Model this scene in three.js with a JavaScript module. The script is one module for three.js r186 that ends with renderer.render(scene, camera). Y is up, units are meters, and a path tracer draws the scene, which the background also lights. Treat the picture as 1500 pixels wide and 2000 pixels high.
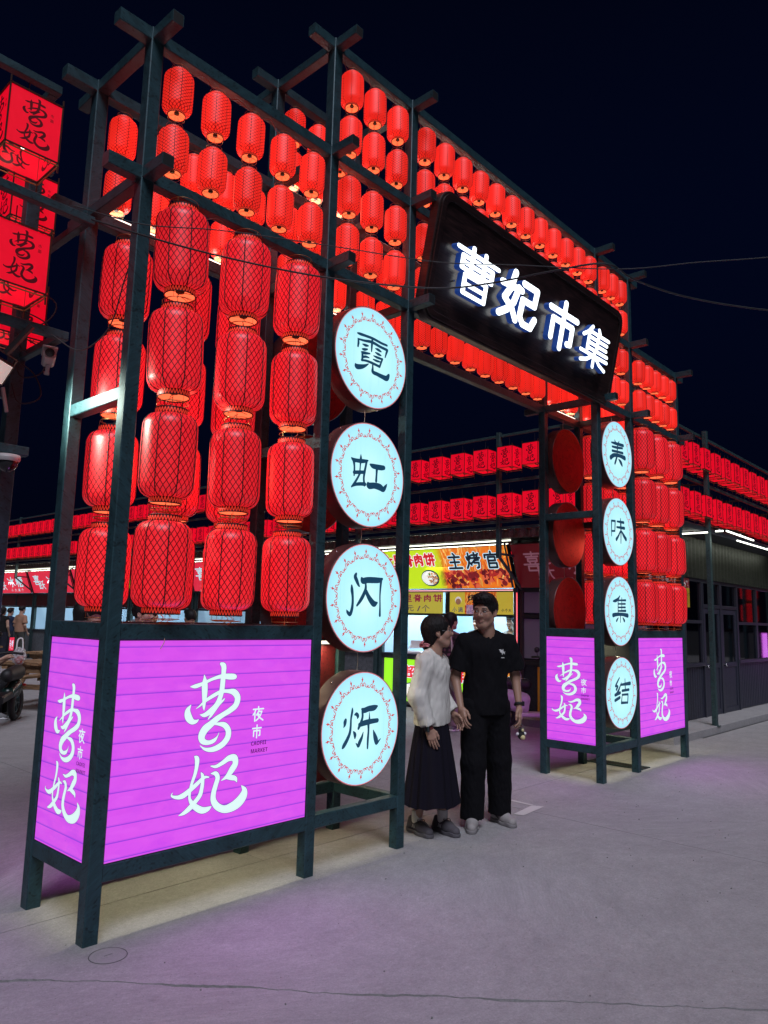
import * as THREE from 'three';
import { mergeGeometries, toCreasedNormals } from 'three/addons/utils/BufferGeometryUtils.js';
import { RectAreaLightUniformsLib } from 'three/addons/lights/RectAreaLightUniformsLib.js';
import { createNoise2D, createNoise3D } from 'simplex-noise';

// ---------------------------------------------------------------- camera, sky, light, exposure
const scene = new THREE.Scene();
const camera = new THREE.PerspectiveCamera(69.044, 0.75, 0.05, 600);
{ // a hand-held phone at 1.57 m, tilted up a little and rolled by 1.4 degrees
  const r = new THREE.Vector3(0.674075, 0.025037, 0.738239), u = new THREE.Vector3(-0.121332, 0.989603, 0.077225), f = new THREE.Vector3(0.72863, 0.141628, -0.670104);
  camera.quaternion.setFromRotationMatrix(new THREE.Matrix4().makeBasis(r, u, f.clone().negate()));
  camera.position.set(-1.8404, 1.57, 3.5457);
}
const renderer = new THREE.WebGLRenderer({ antialias: true });
renderer.toneMapping = THREE.LinearToneMapping;
renderer.toneMappingExposure = 1;
renderer.shadowMap.enabled = true;
RectAreaLightUniformsLib.init();
let seed = 7;
const rnd = () => { seed = (seed * 16807) % 2147483647; return seed / 2147483647; };
const n2 = createNoise2D(rnd), n3 = createNoise3D(rnd);
{ // clear night sky, a deep navy a little bluer away from the zenith
  const W = 64, H = 32, d = new Float32Array(W * H * 4);
  for (let y = 0; y < H; y++) for (let x = 0; x < W; x++) {
    const el = ((y + 0.5) / H - 0.5) * Math.PI, t = Math.exp(-Math.pow((el - 0.45) / 0.42, 2));
    d.set([0.0004 + 0.0002 * t, 0.0005 + 0.0012 * t, 0.0019 + 0.0074 * t, 1], (y * W + x) * 4);
  }
  const t = new THREE.DataTexture(d, W, H, THREE.RGBAFormat, THREE.FloatType);
  t.mapping = THREE.EquirectangularReflectionMapping; t.magFilter = t.minFilter = THREE.LinearFilter; t.needsUpdate = true;
  scene.background = t; scene.environment = t;
}
const moon = new THREE.DirectionalLight(new THREE.Color(0.83, 0.85, 1), 2.35);
moon.position.set(-7, 15, 9); moon.castShadow = true; moon.shadow.radius = 50;
Object.assign(moon.shadow.camera, { left: -25, right: 25, top: 25, bottom: -25, far: 80 });
moon.shadow.mapSize.set(2048, 2048);
scene.add(moon, moon.target);

// ---------------------------------------------------------------- helpers
const V = (x, y, z) => new THREE.Vector3(x, y, z);
const col = (r, g, b) => new THREE.Color().setRGB(r, g, b);
const used = new Map();
function numbered(n) { const k = used.get(n) ?? 0; used.set(n, k + 1); return k ? n + '_' + String(k).padStart(3, '0') : n; }
function mesh(name, geo, mat, parent) {
  const m = new THREE.Mesh(Array.isArray(geo) ? mergeGeometries(geo.map(plain)) : geo, mat);
  m.castShadow = m.receiveShadow = true; m.name = parent ? name : numbered(name); (parent ?? scene).add(m);
  return m;
}
function plain(g) { // position, normal, uv only, not indexed, so that shapes can be joined
  const p = g.index ? g.toNonIndexed() : g;
  for (const k of Object.keys(p.attributes)) if (!['position', 'normal', 'uv'].includes(k)) p.deleteAttribute(k);
  if (!p.attributes.uv) p.setAttribute('uv', new THREE.BufferAttribute(new Float32Array(p.attributes.position.count * 2), 2));
  p.clearGroups();
  return p;
}
function tag(o, label, category, group) { o.userData.label = label; o.userData.category = category; if (group) o.userData.group = group; return o; }
function thing(name, label, category, pos = [0, 0, 0], ry = 0, group) {
  const g = new THREE.Group(); g.name = numbered(name); g.position.set(...pos); g.rotation.y = ry; scene.add(g);
  return tag(g, label, category, group);
}
function struct(name, geo, mat) { const m = mesh(name, geo, mat); m.userData.kind = 'structure'; return m; }
function copy(o, pos, ry, label, group) {
  const c = o.clone(); c.name = numbered(o.name.replace(/_\d+$/, '')); c.position.set(...pos); c.rotation.y = ry ?? 0; scene.add(c);
  c.userData = { ...o.userData }; if (label) c.userData.label = label; if (group) c.userData.group = group;
  return c;
}
function boxUV(g) { // uv in metres from the dominant axis of every face
  const p = plain(g), P = p.attributes.position, N = p.attributes.normal, U = p.attributes.uv;
  for (let i = 0; i < P.count; i++) {
    const ax = Math.abs(N.getX(i)), ay = Math.abs(N.getY(i)), az = Math.abs(N.getZ(i));
    if (ay > ax && ay > az) U.setXY(i, P.getX(i), P.getZ(i)); else if (ax > az) U.setXY(i, P.getZ(i), P.getY(i)); else U.setXY(i, P.getX(i), P.getY(i));
  }
  return p;
}
function prism(poly, len) { // cross-section poly [[x,y]..] (counter-clockwise) pulled along +z by len
  const pos = [], n = poly.length, tri = (a, b, c) => pos.push(...a, ...b, ...c);
  for (let i = 0; i < n; i++) {
    const [x0, y0] = poly[i], [x1, y1] = poly[(i + 1) % n];
    tri([x0, y0, 0], [x1, y1, 0], [x1, y1, len]); tri([x0, y0, 0], [x1, y1, len], [x0, y0, len]);
  }
  for (let i = 1; i < n - 1; i++) { tri([...poly[0], len], [...poly[i], len], [...poly[i + 1], len]); tri([...poly[0], 0], [...poly[i + 1], 0], [...poly[i], 0]); }
  const g = new THREE.BufferGeometry(); g.setAttribute('position', new THREE.Float32BufferAttribute(pos, 3)); g.computeVertexNormals();
  return plain(g);
}
const oct = (w, h, c) => [[-w / 2 + c, -h / 2], [w / 2 - c, -h / 2], [w / 2, -h / 2 + c], [w / 2, h / 2 - c], [w / 2 - c, h / 2], [-w / 2 + c, h / 2], [-w / 2, h / 2 - c], [-w / 2, -h / 2 + c]];
function box(x0, x1, y0, y1, z0, z1, c = 0.004) { // chamfered box along its longest side
  const w = x1 - x0, h = y1 - y0, d = z1 - z0, m = V((x0 + x1) / 2, (y0 + y1) / 2, (z0 + z1) / 2);
  let g; const k = Math.min(c, Math.min(w, h, d) * 0.3);
  if (d >= w && d >= h) g = prism(oct(w, h, k), d).translate(0, 0, -d / 2);
  else if (w >= h) g = prism(oct(d, h, k), w).translate(0, 0, -w / 2).rotateY(Math.PI / 2);
  else g = prism(oct(w, d, k), h).translate(0, 0, -h / 2).rotateX(-Math.PI / 2);
  return boxUV(g.translate(m.x, m.y, m.z));
}
function beam(a, b, w, h, c = 0.004) { // chamfered bar between two points in any direction
  const l = a.distanceTo(b), g = prism(oct(w, h, c), l), q = new THREE.Quaternion(), dir = b.clone().sub(a).normalize();
  const up = Math.abs(dir.y) > 0.99 ? V(1, 0, 0) : V(0, 1, 0), x = V().crossVectors(up, dir).normalize(), y = V().crossVectors(dir, x);
  q.setFromRotationMatrix(new THREE.Matrix4().makeBasis(x, y, dir));
  return boxUV(g.applyQuaternion(q).translate(a.x, a.y, a.z));
}
const tube = (pts, r, seg = 24, rad = 5) => plain(new THREE.TubeGeometry(new THREE.CatmullRomCurve3(pts), seg, r, rad));
const lathe = (pts, seg = 24) => plain(new THREE.LatheGeometry(pts.map(([x, y]) => new THREE.Vector2(x, y)), seg));
const cyl = (r0, r1, h, x, y, z, seg = 12) => plain(new THREE.CylinderGeometry(r1, r0, h, seg).translate(x, y + h / 2, z));
const ball = (r, x, y, z, s = 12) => plain(new THREE.SphereGeometry(r, s, Math.max(6, s >> 1)).translate(x, y, z));
function plate(w, h, x, y, z, ry = 0, rx = 0) { return plain(new THREE.PlaneGeometry(w, h).rotateX(rx).rotateY(ry).translate(x, y, z)); }
function extrude(shape, depth, bevel = 0, seg = 8) { return plain(new THREE.ExtrudeGeometry(shape, { depth, bevelEnabled: bevel > 0, bevelSize: bevel, bevelThickness: bevel, bevelSegments: 2, curveSegments: seg })); }
const poly = (pts) => new THREE.Shape(pts.map(([x, y]) => new THREE.Vector2(x, y)));
function canvas(w, h, draw, srgb = true) {
  const c = document.createElement('canvas'); c.width = w; c.height = h; draw(c.getContext('2d'), w, h);
  const t = new THREE.CanvasTexture(c); if (srgb) t.colorSpace = THREE.SRGBColorSpace; t.wrapS = t.wrapT = THREE.RepeatWrapping; t.anisotropy = 8;
  t.canvas = c; return t;
}
function field(size, f, srgb) { // a grey or colour texture from f(u, v) in 0..1
  const d = new Uint8Array(size * size * 4);
  for (let y = 0; y < size; y++) for (let x = 0; x < size; x++) {
    const v = f(x / size, y / size), i = (y * size + x) * 4;
    for (let c = 0; c < 3; c++) d[i + c] = Math.max(0, Math.min(255, (Array.isArray(v) ? v[c] : v) * 255)); d[i + 3] = 255;
  }
  const t = new THREE.DataTexture(d, size, size); if (srgb) t.colorSpace = THREE.SRGBColorSpace;
  t.wrapS = t.wrapT = THREE.RepeatWrapping; t.magFilter = THREE.LinearFilter; t.minFilter = THREE.LinearMipmapLinearFilter; t.generateMipmaps = true; t.needsUpdate = true;
  return t;
}
const torus4 = (u, v, k, o = 0) => { // seamless noise
  const a = u * 6.28318, b = v * 6.28318, R = k / 6.28318;
  return n3(Math.cos(a) * R + o, Math.sin(a) * R + Math.cos(b) * R * 1.37, Math.sin(b) * R * 1.37 + o * 2.1);
};
const rep = (t, x, y) => { const c = t.clone(); c.repeat.set(x, y ?? x); c.needsUpdate = true; return c; };
const std = (o) => new THREE.MeshStandardMaterial(o);
const glow = (map, k, more = {}) => std({ color: 0xffffff, map, emissive: 0xffffff, emissiveMap: map, emissiveIntensity: k, roughness: 0.4, ...more });
function area(c, i, w, h, pos, target) { const l = new THREE.RectAreaLight(c, i, w, h); l.position.set(...pos); l.lookAt(...target); scene.add(l); return l; }
function point(c, i, pos, r = 5) { const l = new THREE.PointLight(c, i, 0, 2); l.position.set(...pos); l.castShadow = true; l.shadow.radius = r; scene.add(l); return l; }

// ---------------------------------------------------------------- writing
// Brush strokes: points "x y width" in thousandths of the sign's unit, drawn as smooth strokes of changing width.
function brush(ctx, text, ox, oy, s, colour) {
  ctx.fillStyle = ctx.strokeStyle = colour; ctx.lineCap = 'round';
  for (const st of text.split('|')) {
    const n = st.split(' ').map(Number), p = [];
    for (let i = 0; i < n.length; i += 3) p.push(V(n[i], n[i + 1], n[i + 2]));
    const c = new THREE.CatmullRomCurve3(p, false, 'centripetal'), q = c.getPoints(p.length * 9);
    for (let i = 1; i < q.length; i++) {
      ctx.lineWidth = Math.max(1, (q[i].z + q[i - 1].z) / 2 * s); ctx.beginPath(); ctx.moveTo(ox + q[i - 1].x * s, oy + q[i - 1].y * s); ctx.lineTo(ox + q[i].x * s, oy + q[i].y * s); ctx.stroke();
    }
  }
}
// Pen strokes of one width: points "x y" in a box of 100.
function pen(ctx, text, x, y, size, weight, colour, outline, wide = 1) {
  const k = size / 100; ctx.lineCap = ctx.lineJoin = 'round';
  for (const [w, c] of outline ? [[weight * 1.8, outline], [weight, colour]] : [[weight, colour]]) {
    ctx.strokeStyle = c; ctx.lineWidth = w * k;
    for (const st of text.split('|')) { const n = st.split(' ').map(Number); ctx.beginPath(); for (let i = 0; i < n.length; i += 2) ctx[i ? 'lineTo' : 'moveTo'](x + n[i] * k * wide, y + n[i + 1] * k); ctx.stroke(); }
  }
}
const LOGO = '-133 -216 6 -152 -184 37 -145 -152 49 -117 -123 34 -91 -123 22 -77 -132 4|-144 -317 5 -111 -318 28 -64 -330 25 0 -353 23 61 -366 29 124 -363 40 156 -361 35 167 -359 16|-55 -379 6 -51 -355 25 -49 -325 43 -46 -275 41 -46 -230 30 -46 -201 23 -44 -181 4|56 -439 21 75 -426 39 77 -385 37 75 -344 39 72 -294 39 63 -249 37 41 -205 39 1 -173 38 -40 -154 28 -69 -158 6|-14 -127 5 5 -148 21 31 -176 20 59 -209 21 86 -230 16 95 -239 4|-97 -193 4 -74 -207 15 -34 -235 23 19 -261 28 67 -279 26 117 -279 27 162 -269 43 187 -237 46 177 -196 43 137 -168 39 88 -146 36 46 -125 41 6 -98 46 -32 -72 53 -50 -39 50 -42 -12 40 -6 2 30 36 -6 28 59 -29 12 67 -46 4|6 -98 5 54 -97 21 105 -85 37 132 -52 42 131 -17 44 105 15 42 63 36 39 15 43 31 -27 34 20 -57 13 4|-89 68 9 -72 84 33 -71 123 30 -79 165 27 -94 206 24 -103 237 22 -107 265 22 -105 294 22 -89 320 30 -58 349 39 -16 370 40 20 368 30 42 358 5|-217 246 4 -222 260 14 -182 275 26 -143 269 36 -105 247 32 -67 224 30 -33 200 25 -10 191 20 14 194 12|-39 163 10 -29 181 25 -26 215 28 -30 253 30 -39 285 32 -66 314 32 -98 342 36 -136 364 26 -169 373 5|25 135 12 58 141 23 106 125 31 149 105 39 187 109 45 195 141 45 172 173 45 143 204 31 101 225 5|137 213 21 175 218 34 201 227 28 212 248 8|27 176 8 61 181 30 75 205 35 65 242 36 53 284 38 53 323 41 79 361 44 130 387 46 186 383 58 235 362 66 265 331 59 270 302 37 248 273 5';
const DISC = {
  ni: '-211 -191 15 -180 -192 28 -111 -196 28 8 -199 28 130 -189 26 208 -189 23|-204 -139 12 -195 -108 27 -201 -62 21|-200 -135 18 -116 -143 24 -7 -159 31 107 -147 29 214 -142 29|214 -139 30 199 -100 23 185 -58 13|-4 -195 25 -9 -131 28 -12 -65 16|-138 -101 10 -99 -101 28 -59 -107 15|-143 -51 12 -112 -55 28 -70 -69 16|43 -109 10 84 -107 29 124 -101 16|41 -69 10 85 -64 28 126 -61 13|-153 -18 12 -126 -18 31 -34 -35 16|-138 -14 28 -136 24 28 -138 59 27|-139 28 24 -86 11 24 -43 9 12|-146 61 21 -77 50 24 9 51 28 107 58 28|19 -28 10 62 -26 25 143 -28 22|147 -30 22 128 12 23 111 58 21|16 9 13 64 11 25 120 7 13|-227 120 12 -211 141 48 -150 128 46 -91 101 27 -49 73 9|9 51 19 12 96 24 14 135 38 77 143 41 150 150 47 216 150 54 243 114 32 251 97 6',
  hong: '-239 -124 14 -216 -112 34 -157 -112 38 -82 -120 39 -18 -136 15|-209 -104 35 -199 -53 23 -197 -9 23 -199 35 17|-36 -128 30 -46 -78 27 -59 -22 30 -68 43 26 -58 107 30|-116 -178 6 -115 -136 30 -120 -76 17 -123 -22 17|-200 7 34 -138 -4 35 -62 -16 33|-122 4 23 -150 51 23 -185 100 25 -227 147 17|-227 145 14 -177 119 29 -118 105 34 -50 97 36|15 -104 18 50 -95 45 112 -95 52 176 -99 52 208 -104 43|109 -88 36 107 -27 26 103 45 30|-9 78 20 4 103 60 81 92 60 159 96 67 208 111 49 239 78 31 258 51 6',
  shan: '-131 -214 24 -142 -188 40 -120 -150 40 -95 -112 25 -81 -99 9|-185 -104 18 -180 -64 37 -169 -8 30 -166 53 30 -176 119 36 -197 158 36 -226 142 30 -241 120 7|-57 -176 25 -39 -154 56 18 -164 57 100 -168 58 185 -172 49 227 -186 20|211 -173 32 204 -109 26 199 -23 20 203 64 20 204 161 29|-1 -134 22 0 -82 32 -26 -26 40 -64 27 37 -109 76 21|5 -61 38 41 -11 47 84 32 57 118 54 57 164 42 13',
  shuo: '-208 -88 26 -215 -69 39 -218 -46 28 -231 -24 6|-128 -185 9 -128 -159 26 -141 -91 23 -143 -22 26 -153 34 32 -184 88 38 -222 135 37 -238 153 16|-97 -124 10 -72 -128 32 -54 -111 33 -57 -93 16|-107 22 9 -85 51 36 -84 81 16|-5 -168 17 26 -154 47 86 -165 51 158 -169 51 201 -180 17|4 -150 27 7 -97 27 -12 -46 33 -41 -1 26 -43 7 13|-28 -30 39 39 -42 50 127 -49 46 207 -51 40|97 -131 6 99 -89 17 100 -61 27|88 -26 30 91 32 24 86 103 28 84 186 20|22 38 7 5 84 29 -23 127 40 -38 154 29 -69 128 8|155 32 7 176 82 40 196 126 54 205 153 31 257 119 7',
  mei: '-191 -150 24 -64 -158 46 208 -174 50|-168 -91 32 -15 -103 41 180 -127 33|-170 -27 39 8 -42 40 189 -53 42|-82 -207 16 -51 -166 41|66 -212 20 18 -143 32 -7 -11 35|-224 86 71 -123 34 64 82 8 58 253 14 75|-16 38 41 -54 103 48 -89 155 39|42 68 20 118 108 66 154 142 41',
  wei: '-236 -138 31 -239 -76 28 -241 86 18|-236 -138 31 -114 -146 32|-118 -145 30 -131 -8 28|-243 14 28 -131 3 28|-50 -147 28 168 -154 45|-66 -61 31 189 -70 48|61 -200 19 68 -109 45 70 4 32 62 164 22|45 -4 32 -22 70 39 -86 122 54|96 -9 32 158 41 56 234 91 64',
  ji: '-11 -218 19 -65 -176 40 -155 -145 47 -231 -136 22|-70 -165 26 -78 28 25|-78 -153 22 182 -162 32|-73 -101 21 166 -109 29|-76 -51 22 165 -58 29|-77 0 25 176 -7 36|53 -192 19 43 3 22|-239 65 61 -151 53 54 54 47 49 238 61 65|3 49 26 -8 162 19|-77 101 19 -130 142 38|78 99 24 123 138 48',
  jie: '-76 -211 21 -153 -149 33 -205 -101 38|-205 -101 33 -131 -93 31 -182 -51 38|-15 -142 12 -108 -38 43 -173 14 53|-223 22 45 -59 -1 46|-226 97 45 -74 64 46|-42 -111 31 270 -119 56|103 -188 19 109 -36 31|5 -26 39 227 -31 40|3 35 23 -22 132 30|3 30 31 197 34 32|197 34 29 178 155 28|-27 142 39 178 150 31',
};
const PEN = {
  cao: '4 14 96 14|36 2 36 48|64 2 64 48|16 26 84 26 84 50|16 26 16 50 84 50|16 38 84 38|26 60 74 60 74 96|26 60 26 96 74 96|26 78 74 78',
  fei: '30 3 24 36 12 60 34 74 46 92|44 28 36 60 22 80 4 94|2 34 52 30|56 14 92 14 90 46 58 46|58 46 56 80 66 92 88 92 96 72',
  shi: '50 0 50 20|6 24 94 24|18 86 18 44 82 44 82 82 72 84|50 24 50 100',
  ji: '32 2 20 20 6 32|54 2 60 12|24 20 24 64|24 16 92 16|24 30 88 30|24 44 88 44|24 58 94 58|56 16 56 58|4 72 96 72|50 60 50 100|44 74 28 88 8 96|56 74 72 88 92 96',
  ye: '50 0 50 12|4 16 96 16|26 20 18 38 4 54|20 40 20 98|56 22 48 40 34 56|50 34 82 34 70 62 50 84 32 96|46 46 60 56|44 56 62 76 94 96',
  rou: '16 98 16 22 84 22 84 90 74 96|50 4 50 22 42 36 28 46|50 30 60 38 74 46|50 52 42 64 28 74|50 58 60 66 74 76',
  bing: '22 2 14 18 4 30|16 18 40 18 34 30|24 30 24 90 40 80|58 4 64 16|86 2 78 16|46 22 98 22|44 54 100 54|60 22 60 60 56 80 46 98|84 22 84 98',
  zhu: '46 2 56 14|12 24 88 24|18 56 82 56|4 94 96 94|50 24 50 94',
  kao: '10 26 14 44|38 20 30 40|24 4 24 48 18 74 4 96|24 56 38 76|48 16 86 16|40 34 100 34|66 2 66 34|92 8 76 36 54 56 40 66|58 50 90 46|58 50 58 64 90 64 86 92 74 96',
  guan: '50 0 50 12|8 34 8 18 92 18 92 34|28 32 74 32 74 54 28 54|28 32 28 96 80 96 80 70 28 70',
  chao: '6 18 46 18|2 38 50 38|26 2 26 76|26 56 46 56|14 52 12 76 4 94|10 76 30 92 98 94|54 8 94 8 92 38 82 42|72 8 66 30 54 44|60 52 92 52 92 80 60 80 60 52',
  da: '6 34 94 34|50 4 48 36 36 66 8 96|50 36 64 66 94 96',
  li: '20 6 80 6 80 50 20 50 20 6|20 28 80 28|50 6 50 96|14 72 86 72|4 96 96 96',
  jie: '30 4 20 20|38 18 30 28|50 2 46 22 30 40 6 50|50 20 68 38 96 50|70 6 80 20|64 18 72 26|28 98 28 52 74 52 74 92 64 98|28 66 74 66|28 80 74 80',
  yuan: '20 10 80 10|4 36 96 36|36 36 32 70 8 96|62 36 62 86 70 94 92 94 96 74',
  ge: '50 2 34 28 4 50|50 2 68 28 96 50|50 36 50 100',
  xi: '10 10 90 10|50 0 50 24|18 24 82 24|26 34 74 34 74 48 26 48 26 34|34 52 38 62|66 52 62 62|2 64 98 64|24 74 76 74 76 96 24 96 24 74',
  bingl: '8 14 20 28|4 70 22 48|62 2 62 90 52 98|36 32 54 32 46 56 32 76|92 22 76 40|64 30 76 62 98 84',
  tang: '10 14 16 30|38 10 30 30|4 40 44 40|24 4 24 98|22 44 4 74|26 44 42 62|72 0 72 8|50 98 50 10 98 10|56 26 92 26 92 50 58 50|54 38 98 38|74 16 74 62|60 66 90 66 90 94 60 94 60 66',
  yue: '8 6 40 6 40 32 8 32 8 6|24 32 24 88|24 56 42 56|10 50 10 90|4 94 46 86|88 2 54 14|48 44 100 44|72 10 70 44 62 74 46 98|74 46 82 74 100 98',
  xiao: '50 2 50 86 38 96|26 34 18 56 6 72|74 34 84 54 96 72',
  man: '8 8 18 20|2 36 14 46|4 94 20 60|30 18 98 18|50 6 50 30|78 6 78 30|28 40 100 40|34 98 34 56 94 56 94 92 86 96|64 40 64 56|50 66 44 88|64 66 80 88',
};
function contours(draw, N = 220) { // outlines of a drawn mark as shapes with holes, unit box, y up
  const c = document.createElement('canvas'); c.width = c.height = N; const x = c.getContext('2d'); draw(x, N);
  const d = x.getImageData(0, 0, N, N).data, a = (i, j) => (i < 0 || j < 0 || i >= N || j >= N ? 0 : d[(j * N + i) * 4 + 3] / 255), next = new Map(), key = (p) => Math.round(p[0] * 512) + ',' + Math.round(p[1] * 512);
  const cut = (i0, j0, i1, j1) => { const u = a(i0, j0), v = a(i1, j1), t = (0.5 - u) / (v - u); return [i0 + (i1 - i0) * t, j0 + (j1 - j0) * t]; };
  for (let j = -1; j < N; j++) for (let i = -1; i < N; i++) {
    const q = [a(i, j) > 0.5, a(i + 1, j) > 0.5, a(i + 1, j + 1) > 0.5, a(i, j + 1) > 0.5], e = [() => cut(i, j, i + 1, j), () => cut(i + 1, j, i + 1, j + 1), () => cut(i + 1, j + 1, i, j + 1), () => cut(i, j + 1, i, j)];
    const ins = [], outs = [];
    for (let k = 0; k < 4; k++) { if (!q[k] && q[(k + 1) % 4]) ins.push(k); if (q[k] && !q[(k + 1) % 4]) outs.push(k); }
    ins.forEach((k) => { const o = outs.length > 1 ? outs.find((m) => m === (k + 1) % 4) ?? outs[0] : outs[0]; const p = e[k](), r = e[o](); next.set(key(p), [p, r]); });
  }
  const loops = [];
  while (next.size) {
    let [k, [p, r]] = next.entries().next().value; const loop = [];
    while (next.has(k)) { [p, r] = next.get(k); next.delete(k); loop.push(p); k = key(r); }
    const s = loop.filter((_, i) => i % 3 === 0).map(([u, v]) => new THREE.Vector2(u / N, 1 - v / N));
    if (s.length > 5) loops.push(s);
  }
  const ar = loops.map((l) => THREE.ShapeUtils.area(l)), sgn = Math.sign(ar[ar.map(Math.abs).indexOf(Math.max(...ar.map(Math.abs)))]), shapes = [];
  loops.forEach((l, i) => { if (Math.sign(ar[i]) === sgn) shapes.push([l, new THREE.Shape(l)]); });
  const inside = (p, l) => { let r = false; for (let i = 0, j = l.length - 1; i < l.length; j = i++) if (l[i].y > p.y !== l[j].y > p.y && p.x < (l[j].x - l[i].x) * (p.y - l[i].y) / (l[j].y - l[i].y) + l[i].x) r = !r; return r; };
  loops.forEach((l, i) => { if (Math.sign(ar[i]) !== sgn) { const h = shapes.find(([o]) => inside(l[0], o)); if (h) h[1].holes.push(new THREE.Path(l)); } });
  return shapes.map((s) => s[1]);
}

// ---------------------------------------------------------------- materials
const fine = field(512, (u, v) => 0.5 + 0.22 * torus4(u, v, 40) + 0.16 * torus4(u, v, 110, 3) + 0.12 * (rnd() - 0.5));
const concreteMap = field(1024, (u, v) => {
  const big = torus4(u, v, 9), mid = torus4(u, v, 34, 5), sm = torus4(u, v, 120, 9), vs = torus4(u, v, 300, 15), st = Math.max(0, torus4(u, v, 40, 21) - 0.6) * 0.35, sp = rnd() > 0.9991 ? -0.16 : rnd() > 0.9993 ? 0.1 : 0;
  const scr = Math.pow(Math.max(0, 1 - Math.abs(torus4(u + torus4(u, v, 14, 40) * 0.05, v, 24, 31)) * 26), 2) * 0.035;
  const k = 0.565 + 0.016 * big + 0.016 * mid + 0.018 * sm + 0.02 * vs + 0.06 * (rnd() - 0.5) - 0.14 * st + sp + scr;
  return [k * 1.0, k * 0.985, k * 0.985];
}, true);
const M = {};
M.concrete = std({ map: rep(concreteMap, 1 / 4.3), bumpMap: rep(fine, 1 / 0.8), bumpScale: 0.0014, roughness: 0.85 });
M.earth = std({ map: rep(concreteMap, 1 / 7), color: col(0.72, 0.72, 0.74), roughness: 0.9 });
M.joint = std({ color: col(0.03, 0.03, 0.033), roughness: 1 });
M.paint = std({ color: col(0.5, 0.5, 0.47), roughness: 0.7, bumpMap: rep(fine, 2), bumpScale: 0.002 });
const steelMap = field(512, (u, v) => { const k = 0.8 + 0.08 * torus4(u, v, 10) + 0.07 * torus4(u, v, 60, 4) - (torus4(u, v, 34, 12) > 0.62 ? 0.2 : 0) + 0.04 * (rnd() - 0.5); return k; }, true);
M.steel = std({ color: col(0.036, 0.1, 0.12), map: rep(steelMap, 0.8), bumpMap: rep(fine, 3), bumpScale: 0.0006, roughness: 0.46, metalness: 0.25 });
M.pole = std({ color: col(0.05, 0.11, 0.115), map: rep(steelMap, 0.8), roughness: 0.5, metalness: 0.2 });
M.dark = std({ color: col(0.012, 0.012, 0.014), roughness: 0.5 });
M.black = std({ color: col(0.006, 0.006, 0.007), roughness: 0.6 });
M.maroon = std({ color: col(0.16, 0.012, 0.014), map: rep(steelMap, 0.6), roughness: 0.42 });
M.redPlate = std({ color: col(0.42, 0.02, 0.016), map: rep(steelMap, 0.6), roughness: 0.3 });
M.casing = std({ color: col(0.09, 0.045, 0.045), roughness: 0.35, metalness: 0.3 });
M.brass = std({ color: col(0.42, 0.26, 0.1), roughness: 0.35, metalness: 0.8 });
M.wire = std({ color: col(0.016, 0.016, 0.018), roughness: 0.6 });
M.wireRed = std({ color: col(0.3, 0.05, 0.04), roughness: 0.5 });
M.chrome = std({ color: col(0.6, 0.6, 0.62), roughness: 0.2, metalness: 1 });
M.white = std({ color: col(0.75, 0.75, 0.74), roughness: 0.4 });

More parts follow.
